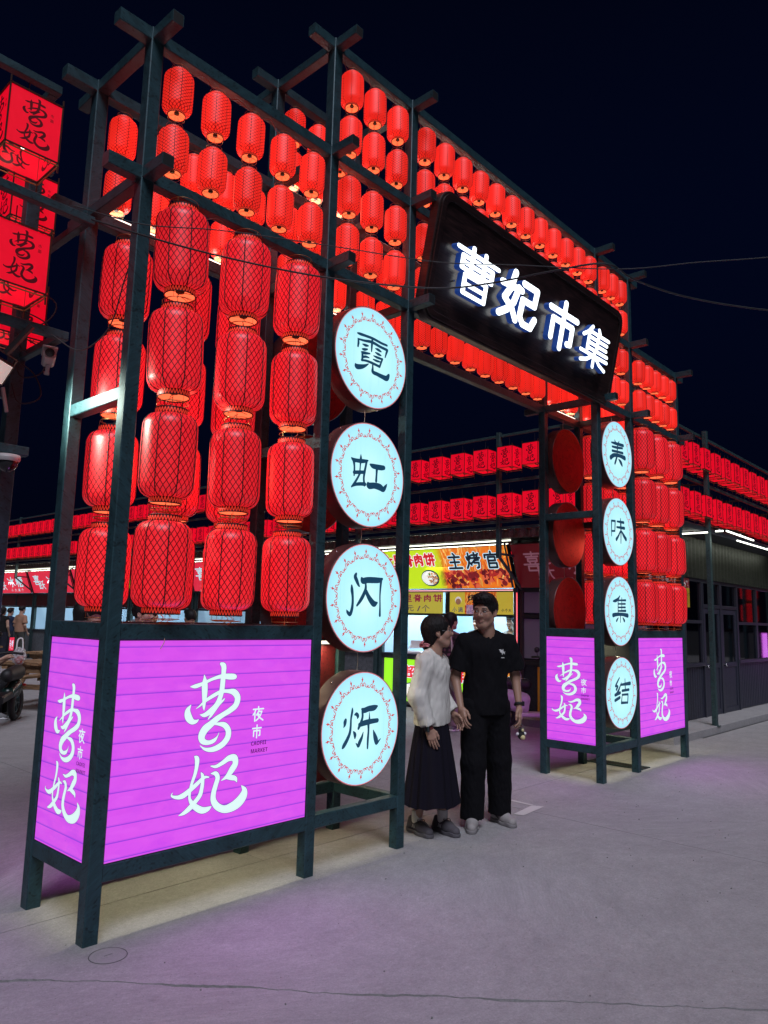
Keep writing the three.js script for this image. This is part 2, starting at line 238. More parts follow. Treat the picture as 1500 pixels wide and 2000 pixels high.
// ---------------------------------------------------------------- ground
struct('ground', plain(new THREE.PlaneGeometry(500, 500).rotateX(-Math.PI / 2).translate(0, -0.02, 0)), M.joint);
{
  const uvs = (g) => { const p = boxUV(g); return p; };
  const pave = thing('pavement', '', ''); pave.userData = { kind: 'structure' };
  // cast slabs with open joints; a wandering crack splits the slabs in the foreground
  const a = [-0.4, 0.02], dirx = 0.652, dirz = 0.758, side = (p) => (p[0] - a[0]) * dirz - (p[1] - a[1]) * dirx;
  const jag = (p, q, s) => { // wavy edge between two points on the crack line
    const out = [], n = Math.max(2, Math.ceil(Math.hypot(q[0] - p[0], q[1] - p[1]) / 0.02));
    for (let i = 0; i <= n; i++) {
      const x = p[0] + (q[0] - p[0]) * i / n, z = p[1] + (q[1] - p[1]) * i / n, t = x * dirx + z * dirz;
      const w = 0.025 * n2(t * 0.9, 3) + 0.008 * n2(t * 6, 5) + 0.0035 * n2(t * 30, 2), gap = 0.004 + 0.006 * Math.max(0, n2(t * 2.2, 9) + 0.35) + 0.003 * Math.max(0, n2(t * 25, 7 + s));
      out.push([x + dirz * (w + s * gap), z - dirx * (w + s * gap)]);
    }
    return out;
  };
  const clip = (pts, s) => {
    const out = [];
    pts.forEach((p, i) => { const q = pts[(i + 1) % pts.length], d = s * side(p), e = s * side(q); if (d >= 0) out.push(p); if (d * e < 0) { const t = d / (d - e); out.push([p[0] + (q[0] - p[0]) * t, p[1] + (q[1] - p[1]) * t, 1]); } });
    const k = out.findIndex((p, i) => p[2] && out[(i + 1) % out.length][2]);
    if (k < 0) return out;
    const p = out[k], q = out[(k + 1) % out.length], r = [...out.slice(k + 2), ...out.slice(0, k)].filter((v) => v !== q);
    return [...jag(p, q, s), ...(k + 1 >= out.length ? out.slice(1, k) : r)];
  };
  const slab = (x0, x1, z0, z1) => {
    const g = 0.0028, r = [[x0 + g, z0 + g], [x1 - g, z0 + g], [x1 - g, z1 - g], [x0 + g, z1 - g]], s = r.map(side);
    const split = Math.min(...s) < -0.02 && Math.max(...s) > 0.02 && z1 > 0.5;
    for (const pl of split ? [clip(r, 1), clip(r, -1)] : [r])
      mesh('slab', uvs(extrude(poly(pl.map(([x, z]) => [x, -z])), 0.018).rotateX(-Math.PI / 2).translate(0, -0.018, 0)), M.concrete, pave);
  };
  slab(-9, 3.85, -0.436, 12); slab(3.85, 13, -0.436, 12); slab(13, 40, -0.436, 12);
  const zs = [-0.436, -3.9, -7.4, -11, -16, -24, -45];
  for (let i = 0; i + 1 < zs.length; i++) { const xs = [-9, -3.4, -1, 1.42, 3.85, 6.27, 9.3]; for (let k = 0; k + 1 < xs.length; k++) slab(xs[k], xs[k + 1], zs[i + 1], zs[i]); }
  // paint marks beside the couple
  const q = (pts) => plain(new THREE.ShapeGeometry(poly(pts.map(([x, z]) => [x, -z]))).rotateX(-Math.PI / 2).translate(0, 0.004, 0));
  const pm = mesh('road_marking', [q([[3.64, 0.035], [4.02, -0.02], [4.06, 0.075], [3.67, 0.115]]), q([[4.03, -0.46], [4.07, -0.455], [4.05, -0.02], [4.01, -0.03]].reverse())], M.paint); pm.userData.kind = 'structure';
  // small round cover beside the corner post
  const cv = thing('manhole_cover', 'small round concrete-coloured inspection cover set in the ground beside the corner post', 'manhole cover', [0.05, 0, 0.15]);
  mesh('rim', lathe([[0.0825, 0.0005], [0.0835, 0.0025], [0.0855, 0.0025], [0.0865, 0.0005]], 36), std({ color: col(0.09, 0.09, 0.09), roughness: 0.9 }), cv);
  mesh('lid', [lathe([[0.0005, 0.0035], [0.05, 0.0035], [0.0795, 0.0028], [0.082, 0.0005]], 36)], M.concrete, cv);
  mesh('handle', [box(-0.02, 0.02, 0.0034, 0.0045, -0.002, 0.002, 0.0004)], std({ color: col(0.12, 0.12, 0.12), roughness: 0.9 }), cv);
  // drain grate under the far tower
  const gr = thing('drain_grate', 'dark slotted drain grate in the ground under the far lantern tower', 'drain', [6.42, 0.002, -0.36]);
  mesh('grate_frame', [box(-0.1, -0.085, 0, 0.012, -0.33, 0.33), box(0.085, 0.1, 0, 0.012, -0.33, 0.33)], M.pole, gr);
  for (let i = 0; i < 22; i++) mesh('bar', box(-0.085, 0.085, 0, 0.01, -0.325 + i * 0.03, -0.311 + i * 0.03, 0.001), M.dark, gr);
}

// ---------------------------------------------------------------- the lantern gate
const S = 0.0775, D = 0.7155, A = 3.9095, B = 4.7509, C = 5.5819, H = 0.076;
const PX = [0, 1.3825, 2.2299, 5.3259, 6.1497, 7.523];
const gate = thing('market_gate', 'tall dark green steel gate frame of posts and crossing beams hung with lanterns', 'gate');
{
  PX.forEach((x, i) => {
    const top = (i === 0 || i === 5 ? B : C) + H + 0.003;
    for (const z of [0, -D]) mesh('post', box(x, x + S, 0, top, z - (z ? 0 : S), z + (z ? S : 0), 0.005), M.steel, gate);
    const lv = i === 0 || i === 5 ? [A, B] : [A, B, C];
    for (const y of lv) { // beams through the depth of the gate, their open ends standing out 0.2 m in front and behind
      mesh('cross_beam', box(x + 0.004, x + S - 0.004, y + 0.004, y + H - 0.002, -D - 0.19, 0.2, 0.004), M.steel, gate);
      mesh('beam_end', [box(x + 0.008, x + S - 0.008, y + 0.008, y + H - 0.006, 0.2, 0.2006, 0.0001)], M.black, gate);
    }
  });
  for (const [y, x0, x1] of [[A, PX[0] - 0.19, PX[5] + S + 0.19], [B, PX[0] - 0.19, PX[5] + S + 0.19], [C, PX[1] - 0.19, PX[4] + S + 0.19]])
    for (const z of [-S / 2, -D + S / 2]) mesh('beam', box(x0, x1, y, y + H, z - S / 2 + 0.003, z + S / 2 - 0.003), M.steel, gate);
  const rail = (i, j, y0, y1, zz = [0, 1]) => { for (const k of zz) { const z = k ? -D + S : 0; mesh('rail', box(PX[i] + S, PX[j], y0, y1, z - S + 0.004, z - 0.004), M.steel, gate); } };
  const side = (i, y0, y1) => mesh('rail', box(PX[i] + 0.004, PX[i] + S - 0.004, y0, y1, -D + S, -S), M.steel, gate);
  for (const [i, j] of [[0, 1], [1, 2], [3, 4], [4, 5]]) rail(i, j, 0.272, 0.352);
  for (const [i, j] of [[0, 1], [4, 5]]) rail(i, j, 1.43, 1.514);
  for (const i of [0, 1, 3, 4, 5]) { side(i, 0.272, 0.352); side(i, 1.43, 1.514); side(i, 2.68, 2.752); }
  side(2, 0.272, 0.352); side(2, 2.68, 2.752);
}
// lit pink panels
function panelTexture(w, h, lx, ly, k, tx) {
  return canvas(Math.round(w * 900), Math.round(h * 900), (c, W, Hh) => {
    c.fillStyle = 'rgb(222,84,240)'; c.fillRect(0, 0, W, Hh);
    for (let i = 0; i < 900; i++) { c.fillStyle = `rgba(${rnd() > 0.5 ? '255,130,255' : '170,50,225'},${0.02 + 0.03 * rnd()})`; c.beginPath(); c.ellipse(rnd() * W, rnd() * Hh, 20 + 60 * rnd(), 8 + 20 * rnd(), 0, 0, 7); c.fill(); }
    for (let y = Hh * 0.03; y < Hh; y += 0.0795 * 900) for (const [o, b, a] of [[-7, 10, 0.1], [-2, 5, 0.34], [0, 2, 0.2]]) { c.fillStyle = `rgba(84,40,200,${a})`; c.fillRect(0, y + o, W, b); }
    for (let i = 0; i < 14; i++) { c.fillStyle = `rgba(60,10,80,${0.25 + 0.4 * rnd()})`; c.fillRect(rnd() * W, rnd() * Hh, 1 + 3 * rnd(), 1 + 3 * rnd()); }
    const X = lx * W, Y = ly * Hh, s = 0.9 * k;
    brush(c, LOGO, X, Y, s, 'rgba(120,70,160,0.8)'); brush(c, LOGO.replace(/(-?\d+ -?\d+) (\d+)/g, (m, p, q) => p + ' ' + Math.max(3, q - 5)), X, Y, s, 'rgb(226,255,250)');
    const u = tx * W, v = Y - 128 * s - 46 * s;
    pen(c, PEN.ye, u, v, 84 * s, 11, 'rgb(226,255,250)'); pen(c, PEN.shi, u, v + 108 * s, 74 * s, 12, 'rgb(226,255,250)');
    c.fillStyle = 'rgb(92,12,110)'; c.font = `bold ${Math.round(33 * s)}px sans-serif`; c.fillText('CAOFEI', u - 4 * s, v + 226 * s); c.fillText('MARKET', u - 4 * s, v + 270 * s);
  });
}
const pinkCol = new THREE.Color(0.8, 0.22, 1);
function lightBox(label, w, x, y, z, ry, tex, inten) {
  const h = 1.077, b = thing('light_box', label, 'light box', [x, y, z], ry);
  mesh('casing', box(-w / 2, w / 2, -h / 2, h / 2, -0.05, -0.006), M.dark, b);
  const m = glow(tex, 0.82, { roughness: 0.3, color: col(0.4, 0.4, 0.4) });
  mesh('panel', plate(w - 0.008, h - 0.008, 0, 0, 0), m, b);
  mesh('edge_trim', [box(-w / 2, w / 2, -h / 2, -h / 2 + 0.004, -0.006, 0.003, 0.001), box(-w / 2, w / 2, h / 2 - 0.004, h / 2, -0.006, 0.003, 0.001), box(-w / 2, -w / 2 + 0.004, -h / 2 + 0.004, h / 2 - 0.004, -0.006, 0.003, 0.001), box(w / 2 - 0.004, w / 2, -h / 2 + 0.004, h / 2 - 0.004, -0.006, 0.003, 0.001)], M.dark, b);
  const n = V(Math.sin(ry), 0, Math.cos(ry));
  area(pinkCol, inten, w * 0.95, h * 0.95, [x + n.x * 0.02, y, z + n.z * 0.02], [x + n.x, y, z + n.z]);
  return b;
}
{
  const yc = 0.891, wF = PX[1] - PX[0] - S, wS = D - 2 * S, wR = PX[5] - PX[4] - S, zs = -D / 2;
  const big = panelTexture(wF, 1.077, 0.438, 0.518, 0.97, 0.665), small = panelTexture(wS, 1.077, 0.45, 0.55, 0.8, 0.73), smallR = panelTexture(wS, 1.077, 0.42, 0.52, 0.78, 0.72);
  const K = 1.9;
  lightBox('wide pink backlit panel with white brush characters on the near tower', wF, (PX[0] + S + PX[1]) / 2, yc, -0.012, 0, big, K);
  lightBox('narrow pink backlit panel on the end of the near tower, beside the corner post', wS, PX[0] + 0.012, yc, zs, -Math.PI / 2, small, K);
  lightBox('pink backlit panel on the passage side of the far tower', wS, PX[3] + 0.012, yc, zs, -Math.PI / 2, smallR, K);
  lightBox('pink backlit panel on the front of the far tower beside the round signs', wR, (PX[4] + S + PX[5]) / 2, yc, -0.012, 0, big, K);
  lightBox('pink backlit panel on the back of the far tower, mirrored in the shop window', wR, (PX[4] + S + PX[5]) / 2, yc, -D + 0.012, Math.PI, big, K);
  lightBox('pink backlit panel on the back of the near tower facing the stalls', wF, (PX[0] + S + PX[1]) / 2, yc, -D + 0.012, Math.PI, big, K);
  // lids of the panel boxes and the tubes inside them, whose light falls out below
  for (const [x0, x1, t] of [[PX[0] + S, PX[1], 'near'], [PX[4] + S, PX[5], 'far']]) {
    const l = thing('tube_fitting', 'white lamp tube in the open-bottomed panel box of the ' + t + ' tower', 'lamp', [(x0 + x1) / 2, 1.4, zs]);
    mesh('lid', box(x0 - (x0 + x1) / 2 + 0.004, x1 - (x0 + x1) / 2 - 0.004, 0.08, 0.1, -0.27, 0.27), M.dark, l);
    mesh('tube', box(-0.5, 0.5, 0, 0.03, -0.02, 0.02), std({ color: 0xffffff, emissive: col(1, 0.93, 0.7), emissiveIntensity: 2 }), l);
    area(col(1, 0.93, 0.58), 88, 1.0, 0.04, [(x0 + x1) / 2, 1.38, zs], [(x0 + x1) / 2, 0, zs]);
  }
  for (const [i, t] of [[1, 'near'], [3, 'far']]) { // tube behind the lowest round signs, lighting the floor of that bay
    const x = (PX[i] + S + PX[i + 1]) / 2, l = thing('tube_fitting', 'white lamp tube on the red sheet behind the ' + t + ' round signs', 'lamp', [x, 1.37, -D + 0.12]);
    mesh('tube', box(-0.28, 0.28, 0, 0.025, -0.015, 0.015), std({ color: 0xffffff, emissive: col(1, 0.93, 0.7), emissiveIntensity: 1.5 }), l); mesh('bracket', box(-0.29, 0.29, 0.026, 0.04, -0.07, 0.02), M.dark, l);
    area(col(1, 0.93, 0.58), 78, 0.56, 0.05, [x, 1.36, -D + 0.12], [x, 0, -D + 0.14]);
  }
  const up = (xc, y, z, w, label, k) => { // lamp tubes lying on the rear beams and on the panel boxes, washing upwards
    const l = thing('tube_fitting', label, 'lamp', [xc, y, z]);
    mesh('tube', box(-w / 2, w / 2, 0.012, 0.034, -0.011, 0.011), std({ color: 0xffffff, emissive: col(1, 0.97, 0.86), emissiveIntensity: 2 }), l); mesh('clip', [box(-w / 2 + 0.1, -w / 2 + 0.12, 0, 0.03, -0.016, -0.0115)], M.chrome, l);
    area(col(1, 0.93, 0.8), k, w, 0.03, [xc, y + 0.04, z], [xc, y + 1, z + 0.12]);
  };
  for (const [x0, x1, t] of [[PX[0] + S, PX[1], 'near'], [PX[4] + S, PX[5], 'far']]) {
    up((x0 + x1) / 2, A + H, -D + 0.02, 1.1, 'white lamp tube on the rear middle beam above the ' + t + ' large lanterns', 26);
  }
  for (const [i, t] of [[1, 'near'], [3, 'far']]) for (const y of [A, B]) up((PX[i] + S + PX[i + 1]) / 2, y + H, -D + 0.02, 0.7, `white lamp tube on the ${y === A ? 'middle' : 'upper'} rear beam in the ${t} inner bay`, 24);
  for (const [i, w] of [[0, 'near'], [1, 'far']]) up(3.05 + 1.45 * i, B + H, -D + 0.02, 1.3, `white lamp tube on the rear beam over the passage, ${w} one`, 30);
  for (const [i, t] of [[1, 'near'], [3, 'far']]) {
    const bp = mesh('back_panel', box(PX[i] + S + 0.003, PX[i + 1] - 0.003, 0.36, 1.43, -D + 0.03, -D + 0.05), M.maroon);
    tag(bp, 'dark red metal sheet closing the back of the ' + t + ' tower behind the round signs', 'panel');
  }
}
// round signs
function discTexture(g, seedOff) {
  return canvas(640, 640, (c, W) => {
    c.translate(W / 2, W / 2); const R = W / 2;
    c.fillStyle = 'rgb(176,238,250)'; c.fillRect(-R, -R, W, W);
    const gr = c.createRadialGradient(0, 10, 40, 0, 0, R); gr.addColorStop(0, 'rgba(210,255,252,0.9)'); gr.addColorStop(0.7, 'rgba(176,240,250,0.3)'); gr.addColorStop(1, 'rgba(150,215,240,0.6)'); c.fillStyle = gr; c.fillRect(-R, -R, W, W);
    for (let i = 0; i < 26; i++) { c.fillStyle = `rgba(110,175,200,${0.04 + 0.06 * rnd()})`; c.fillRect(-R + rnd() * W, -R + rnd() * R, 1 + 5 * rnd(), R * (0.3 + rnd())); }
    for (let i = 0; i < 18; i++) { c.fillStyle = 'rgba(60,110,130,0.35)'; c.fillRect(-R + rnd() * W, -R + rnd() * W, 2, 2); }
    c.strokeStyle = c.fillStyle = 'rgb(200,72,72)'; c.lineCap = 'round';
    const n = 18;
    for (let k = 0; k < n; k++) for (const s of [-1, 1]) {
      c.save(); c.rotate((k + 0.5) / n * 6.28318); c.scale(s, 1); c.translate(0, -R * 0.76); c.lineWidth = 4.6;
      const P = Math.PI * R * 0.76 / n;
      c.beginPath(); c.moveTo(2, 4); c.bezierCurveTo(P * 0.25, 16, P * 0.45, 10, P * 0.55, -3); c.bezierCurveTo(P * 0.62, -17, P * 0.95, -14, P * 0.93, 2); c.bezierCurveTo(P * 0.92, 10, P * 0.76, 10, P * 0.78, 2); c.stroke();
      c.beginPath(); c.moveTo(0, 10); c.lineTo(P * 0.2, -4); c.lineWidth = 4; c.stroke();
      if (s > 0) { c.translate(P, -26); c.rotate(Math.PI / n); c.beginPath(); c.moveTo(0, -22); c.lineTo(4, -6); c.lineTo(10, -8); c.lineTo(4, 3); c.lineTo(2, 12); c.lineTo(-2, 12); c.lineTo(-4, 3); c.lineTo(-10, -8); c.lineTo(-4, -6); c.fill(); }
      c.restore();
    }
    c.lineWidth = 5; c.strokeStyle = 'rgba(215,90,90,0.9)'; c.beginPath(); c.arc(0, 0, R - 3, 0, 7); c.stroke();
    if (g) { const k = W / 1000; brush(c, DISC[g], 0, 0, k, 'rgb(24,62,88)'); }
  });
}
{
  const names = { ni: 'topmost', hong: 'second', shan: 'third', shuo: 'lowest', mei: 'topmost', wei: 'second', ji: 'third', jie: 'lowest' };
  const keys = Object.keys(DISC), R = 0.372, plain0 = discTexture(null);
  const cas = lathe([[R - 0.012, -0.006], [R - 0.001, -0.002], [R, -0.006], [R, -0.13], [R - 0.004, -0.134]], 56).rotateX(Math.PI / 2), back = lathe([[0.0005, 0], [R - 0.006, 0], [R - 0.004, 0.004]].reverse(), 56).rotateX(Math.PI / 2);
  const disc = (x, y, z, ry, label, tex, group, lit) => {
    const d = thing('round_sign', label, 'sign', [x, y, z], ry, group);
    mesh('casing', cas.clone(), M.casing, d);
    mesh('face', plain(new THREE.CircleGeometry(R - 0.006, 56)), glow(tex, 0.93, { roughness: 0.35, color: col(0.5, 0.5, 0.5) }), d);
    mesh('back_plate', back.clone().translate(0, 0, -0.133), M.redPlate, d);
    mesh('rivet', [0.6, 2.2, 3.5, 5.1].map((a) => ball(0.006, R * Math.cos(a), R * Math.sin(a), -0.07, 6)), M.chrome, d);
    mesh('hanger', tube([V(0.01, R, -0.07), V(0.016, R + 0.06, -0.07), V(0.01, R + 0.12, -0.07)], 0.0028, 8), std({ color: col(0.45, 0.42, 0.35), roughness: 0.6 }), d);
    if (lit) area(col(0.72, 0.95, 1), lit, 0.55, 0.55, [x, y, z + 0.03], [x, y, z + 1]);
    return d;
  };
  keys.forEach((k, i) => {
    const near = i < 4, x = near ? (PX[1] + S + PX[2]) / 2 : (PX[3] + S + PX[4]) / 2, y = (near ? [3.41, 2.56, 1.708, 0.845] : [3.42, 2.565, 1.712, 0.862])[i % 4];
    disc(x, y, 0.004, 0, `round white lit sign with black character, ${names[k]} of four on the ${near ? 'near' : 'far'} tower`, discTexture(k), null, 1.1);
    if (i % 4 < 3) disc(x, y, -D - 0.004, Math.PI, `plain dark red back of a round sign, ${names[k]} at the rear of the ${near ? 'near' : 'far'} tower`, plain0, null, 0);
  });
}
// the big name board with raised lit characters
{
  const w = 3.13, h = 0.99, t = 0.09, r = 0.13, tilt = 0.2, BX = 3.878, sign = thing('name_board', 'long dark brown name board tilted forward with four raised white lit characters', 'sign', [BX, 3.882, 0.06]);
  sign.rotation.x = tilt;
  const rr = (w, h, r) => { const s = new THREE.Shape(), a = -w / 2, b = w / 2; s.moveTo(a + r, 0).lineTo(b - r, 0).absarc(b - r, r, r, -Math.PI / 2, 0).lineTo(b, h - r).absarc(b - r, h - r, r, 0, Math.PI / 2).lineTo(a + r, h).absarc(a + r, h - r, r, Math.PI / 2, Math.PI).lineTo(a, r).absarc(a + r, r, r, Math.PI, Math.PI * 1.5); return s; };
  const wood = field(512, (u, v) => { const k = 0.55 + 0.1 * torus4(u * 1, v * 1, 4) + 0.16 * n2(u * 3, v * 60) + 0.1 * n2(u * 8, v * 170); return [k, k * 0.85, k * 0.82]; }, true);
  const bm = std({ color: col(0.075, 0.045, 0.045), map: rep(wood, 0.8), roughness: 0.42, bumpMap: rep(wood, 0.8), bumpScale: 0.0015 });
  mesh('board', boxUV(extrude(rr(w, h, r), t - 0.02, 0.01, 10).translate(0, 0, -t + 0.012)), bm, sign);
  const rim = rr(w - 0.03, h - 0.03, r - 0.015); rim.holes.push(new THREE.Path(rr(w - 0.12, h - 0.12, r - 0.04).getPoints(10).map((p) => p.add(new THREE.Vector2(0, 0.045)))));
  mesh('raised_border', boxUV(extrude(rim, 0.01, 0.004, 10).translate(0, 0.015, 0.004)), bm, sign);
  const face = std({ color: 0xffffff, emissive: col(0.86, 0.95, 1), emissiveIntensity: 2.2 }), edge = std({ color: col(0.03, 0.07, 0.22), emissive: col(0.03, 0.13, 0.7), emissiveIntensity: 0.2, roughness: 0.3 });
  for (const [k, x0, x1, y0, y1, wt] of [['cao', 2.46, 3.11, 4.13, 4.56, 9], ['fei', 3.1, 3.74, 4.12, 4.59, 13.5], ['shi', 3.86, 4.47, 4.13, 4.59, 13.5], ['ji', 4.5, 5.15, 4.13, 4.55, 9]]) {
    const sh = contours((c, N) => pen(c, PEN[k], N * 0.08, N * 0.08, N * 0.84, wt, '#fff')), g = new THREE.ExtrudeGeometry(sh, { depth: 0.05, bevelEnabled: true, bevelSize: 0.004, bevelThickness: 0.004, bevelSegments: 1 });
    const m = mesh('letter', g.scale((x1 - x0) / 0.92, (y1 - y0) / 0.92, 1).translate(x0 - BX - 0.02, y0 - 3.885 - 0.02, 0.03), [face, edge], sign);
    mesh('stand_off', [0.2, 0.8].flatMap((u) => [0.25, 0.75].map((v) => cyl(0.008, 0.008, 0.03, 0, 0, 0, 6).rotateX(Math.PI / 2).translate(x0 - BX + u * (x1 - x0), y0 - 3.885 + v * (y1 - y0), 0.002))), M.chrome, m);
    const cy = (y0 + y1) / 2, cz = 0.06 + (cy - 3.885) * Math.sin(tilt) + 0.12, cx = (x0 + x1) / 2;
    area(col(0.5, 0.68, 1), 4, 0.45, 0.35, [cx, cy, cz], [cx, cy - 0.25, cz + 1]);
  }
  mesh('bracket', [-1.2, 0, 1.2].map((x) => box(x - 0.02, x + 0.02, 0.86, 0.9, -0.34, -0.08)), M.steel, sign);
}

// ---------------------------------------------------------------- round lanterns
function latticeTexture(n, m, bg, line, lw) {
  return canvas(512, 512, (c, W) => {
    c.fillStyle = bg; c.fillRect(0, 0, W, W);
    for (let i = 0; i < 160; i++) { c.fillStyle = `rgba(${rnd() > 0.5 ? '255,60,50' : '120,0,10'},0.05)`; c.fillRect(rnd() * W, 0, 2 + 10 * rnd(), W); }
    c.strokeStyle = line; c.lineWidth = lw;
    for (let k = -m; k < n + m; k++) for (const s of [-1, 1]) { c.beginPath(); c.moveTo(k * W / n, s > 0 ? 0 : W); c.lineTo((k + m) * W / n, s > 0 ? W : 0); c.stroke(); }
  });
}
const collarTex = canvas(512, 64, (c, W, Hh) => {
  c.fillStyle = 'rgb(70,6,6)'; c.fillRect(0, 0, W, Hh); c.strokeStyle = 'rgb(255,70,50)'; c.lineWidth = 5;
  for (let i = 0; i < 32; i++) { c.beginPath(); c.moveTo(i * 16, 46); c.lineTo(i * 16 + 8, 20); c.lineTo(i * 16 + 16, 46); c.stroke(); }
  c.fillStyle = 'rgb(30,4,4)'; c.fillRect(0, 0, W, 9); c.fillRect(0, Hh - 9, W, 9);
});
function lanternProto(name, label, R, Hb, ribs, map, k, inner, group, sheen) {
  const o = thing(name, label, 'lantern', [0, 0, 0], 0, group), r0 = R * 0.56, sh = Hb * 0.16, hc = Hb * 0.07, prof = [];
  for (let i = 0; i <= 7; i++) { const a = i / 7 * Math.PI / 2; prof.push([r0 + (R - r0) * Math.sin(a), -Hb / 2 + sh * (1 - Math.cos(a))]); }
  for (let i = 0; i <= 3; i++) prof.push([R * (1 + 0.012 * Math.sin((i + 0.5) / 4 * Math.PI)), -Hb / 2 + sh + (Hb - 2 * sh) * (i + 0.5) / 4]);
  for (let i = 7; i >= 0; i--) { const a = i / 7 * Math.PI / 2; prof.push([r0 + (R - r0) * Math.sin(a), Hb / 2 - sh * (1 - Math.cos(a))]); }
  const shadeM = glow(map, k, { roughness: sheen, color: col(0.7, 0.7, 0.7) });
  const sg = lathe(prof, 28), sp = sg.attributes.position; for (let i = 0; i < sp.count; i++) sg.attributes.uv.setY(i, sp.getY(i) / Hb + 0.5);
  mesh('shade', sg, shadeM, o);
  mesh('rib_frame', Array.from({ length: ribs }, (_, i) => tube(prof.map(([x, y]) => V((x + R * 0.006) * Math.cos(i / ribs * 6.28318 + 0.3), y, (x + R * 0.006) * Math.sin(i / ribs * 6.28318 + 0.3))), R * (R > 0.1 ? 0.022 : 0.016), 20, 4)), std({ color: col(0.02, 0.004, 0.004), roughness: 0.6 }), o);
  for (const s of [-1, 1]) {
    const y = s * (Hb / 2 + hc / 2), c = mesh('collar', [lathe([[r0, -hc / 2], [r0 + 0.003, -hc / 2], [r0 + 0.004, 0], [r0 + 0.003, hc / 2], [r0, hc / 2]].map(([a, b]) => [a, b + y]), 28)], glow(collarTex, 0.55 * k, { roughness: 0.5 }), o);
    mesh('hoop', plain(new THREE.TorusGeometry(r0 + 0.003, R * 0.022, 5, 28).rotateX(Math.PI / 2).translate(0, y + s * hc / 2, 0)), M.black, c);
    const yy = s * (Hb / 2 + hc + R * 0.22);
    mesh('hanging_ring', [plain(new THREE.TorusGeometry(r0 * 0.97, R * 0.012, 4, 28).rotateX(Math.PI / 2).translate(0, yy, 0)), ...[0.5, 2.6, 4.7].map((a) => cyl(R * 0.008, R * 0.008, R * 0.22, r0 * Math.cos(a), Math.min(yy, s * (Hb / 2 + hc)), r0 * Math.sin(a), 4))], M.brass, o);
  }
  mesh('cord', [cyl(R * 0.012, R * 0.012, Hb * 0.42, 0, Hb / 2, 0, 4)], M.wire, o);
  mesh('lead', tube([V(0.01, -Hb / 2 - hc, 0), V(R * 0.25, -Hb * 0.62, R * 0.1), V(-R * 0.12, -Hb * 0.75, -R * 0.1), V(R * 0.3, -Hb * 0.86, 0), V(R * 0.2, -Hb * 0.97, R * 0.1)], R * 0.016, 18, 4), std({ color: col(0.55, 0.34, 0.26), roughness: 0.6 }), o);
  // the warm inside seen through the open bottom: lining, cross wires, socket
  const lin = mesh('lining', lathe([[r0 * 0.97, -Hb / 2 - hc * 0.9], [r0 * 0.94, -Hb / 2 + hc * 0.6], [r0 * 0.5, -Hb / 2 + hc * 1.2], [0.001, -Hb / 2 + hc * 1.3]], 24), std({ color: col(0.8, 0.2, 0.1), emissive: inner, emissiveIntensity: 1, roughness: 0.7 }), o);
  mesh('socket', [lathe([[0.0005, 0], [R * 0.16, 0], [R * 0.18, R * 0.1], [R * 0.1, R * 0.22], [0.0005, R * 0.22]], 10).translate(0, -Hb / 2 - hc * 0.3, 0), ...[0.4, 1.97].map((a) => beam(V(-r0 * Math.cos(a), -Hb / 2 - hc * 0.2, -r0 * Math.sin(a)), V(r0 * Math.cos(a), -Hb / 2 - hc * 0.2, r0 * Math.sin(a)), R * 0.02, R * 0.02, 0.0005))], M.black, lin);
  return o;
}
const bigMap = rep(latticeTexture(14, 9, 'rgb(232,32,44)', 'rgb(92,4,10)', 5), 2, 1), smallMap = rep(latticeTexture(14, 12, 'rgb(255,46,34)', 'rgb(150,8,8)', 8), 1.4, 1);
const pBig = lanternProto('large_lantern', 'large red lattice lantern', 0.15, 0.46, 8, bigMap, 0.74, col(0.95, 0.2, 0.08), 'large lanterns', 0.42);
const pSmall = lanternProto('small_lantern', 'small red lattice lantern', 0.085, 0.246, 8, smallMap, 1.05, col(0.95, 0.2, 0.07), 'small lanterns', 0.5);
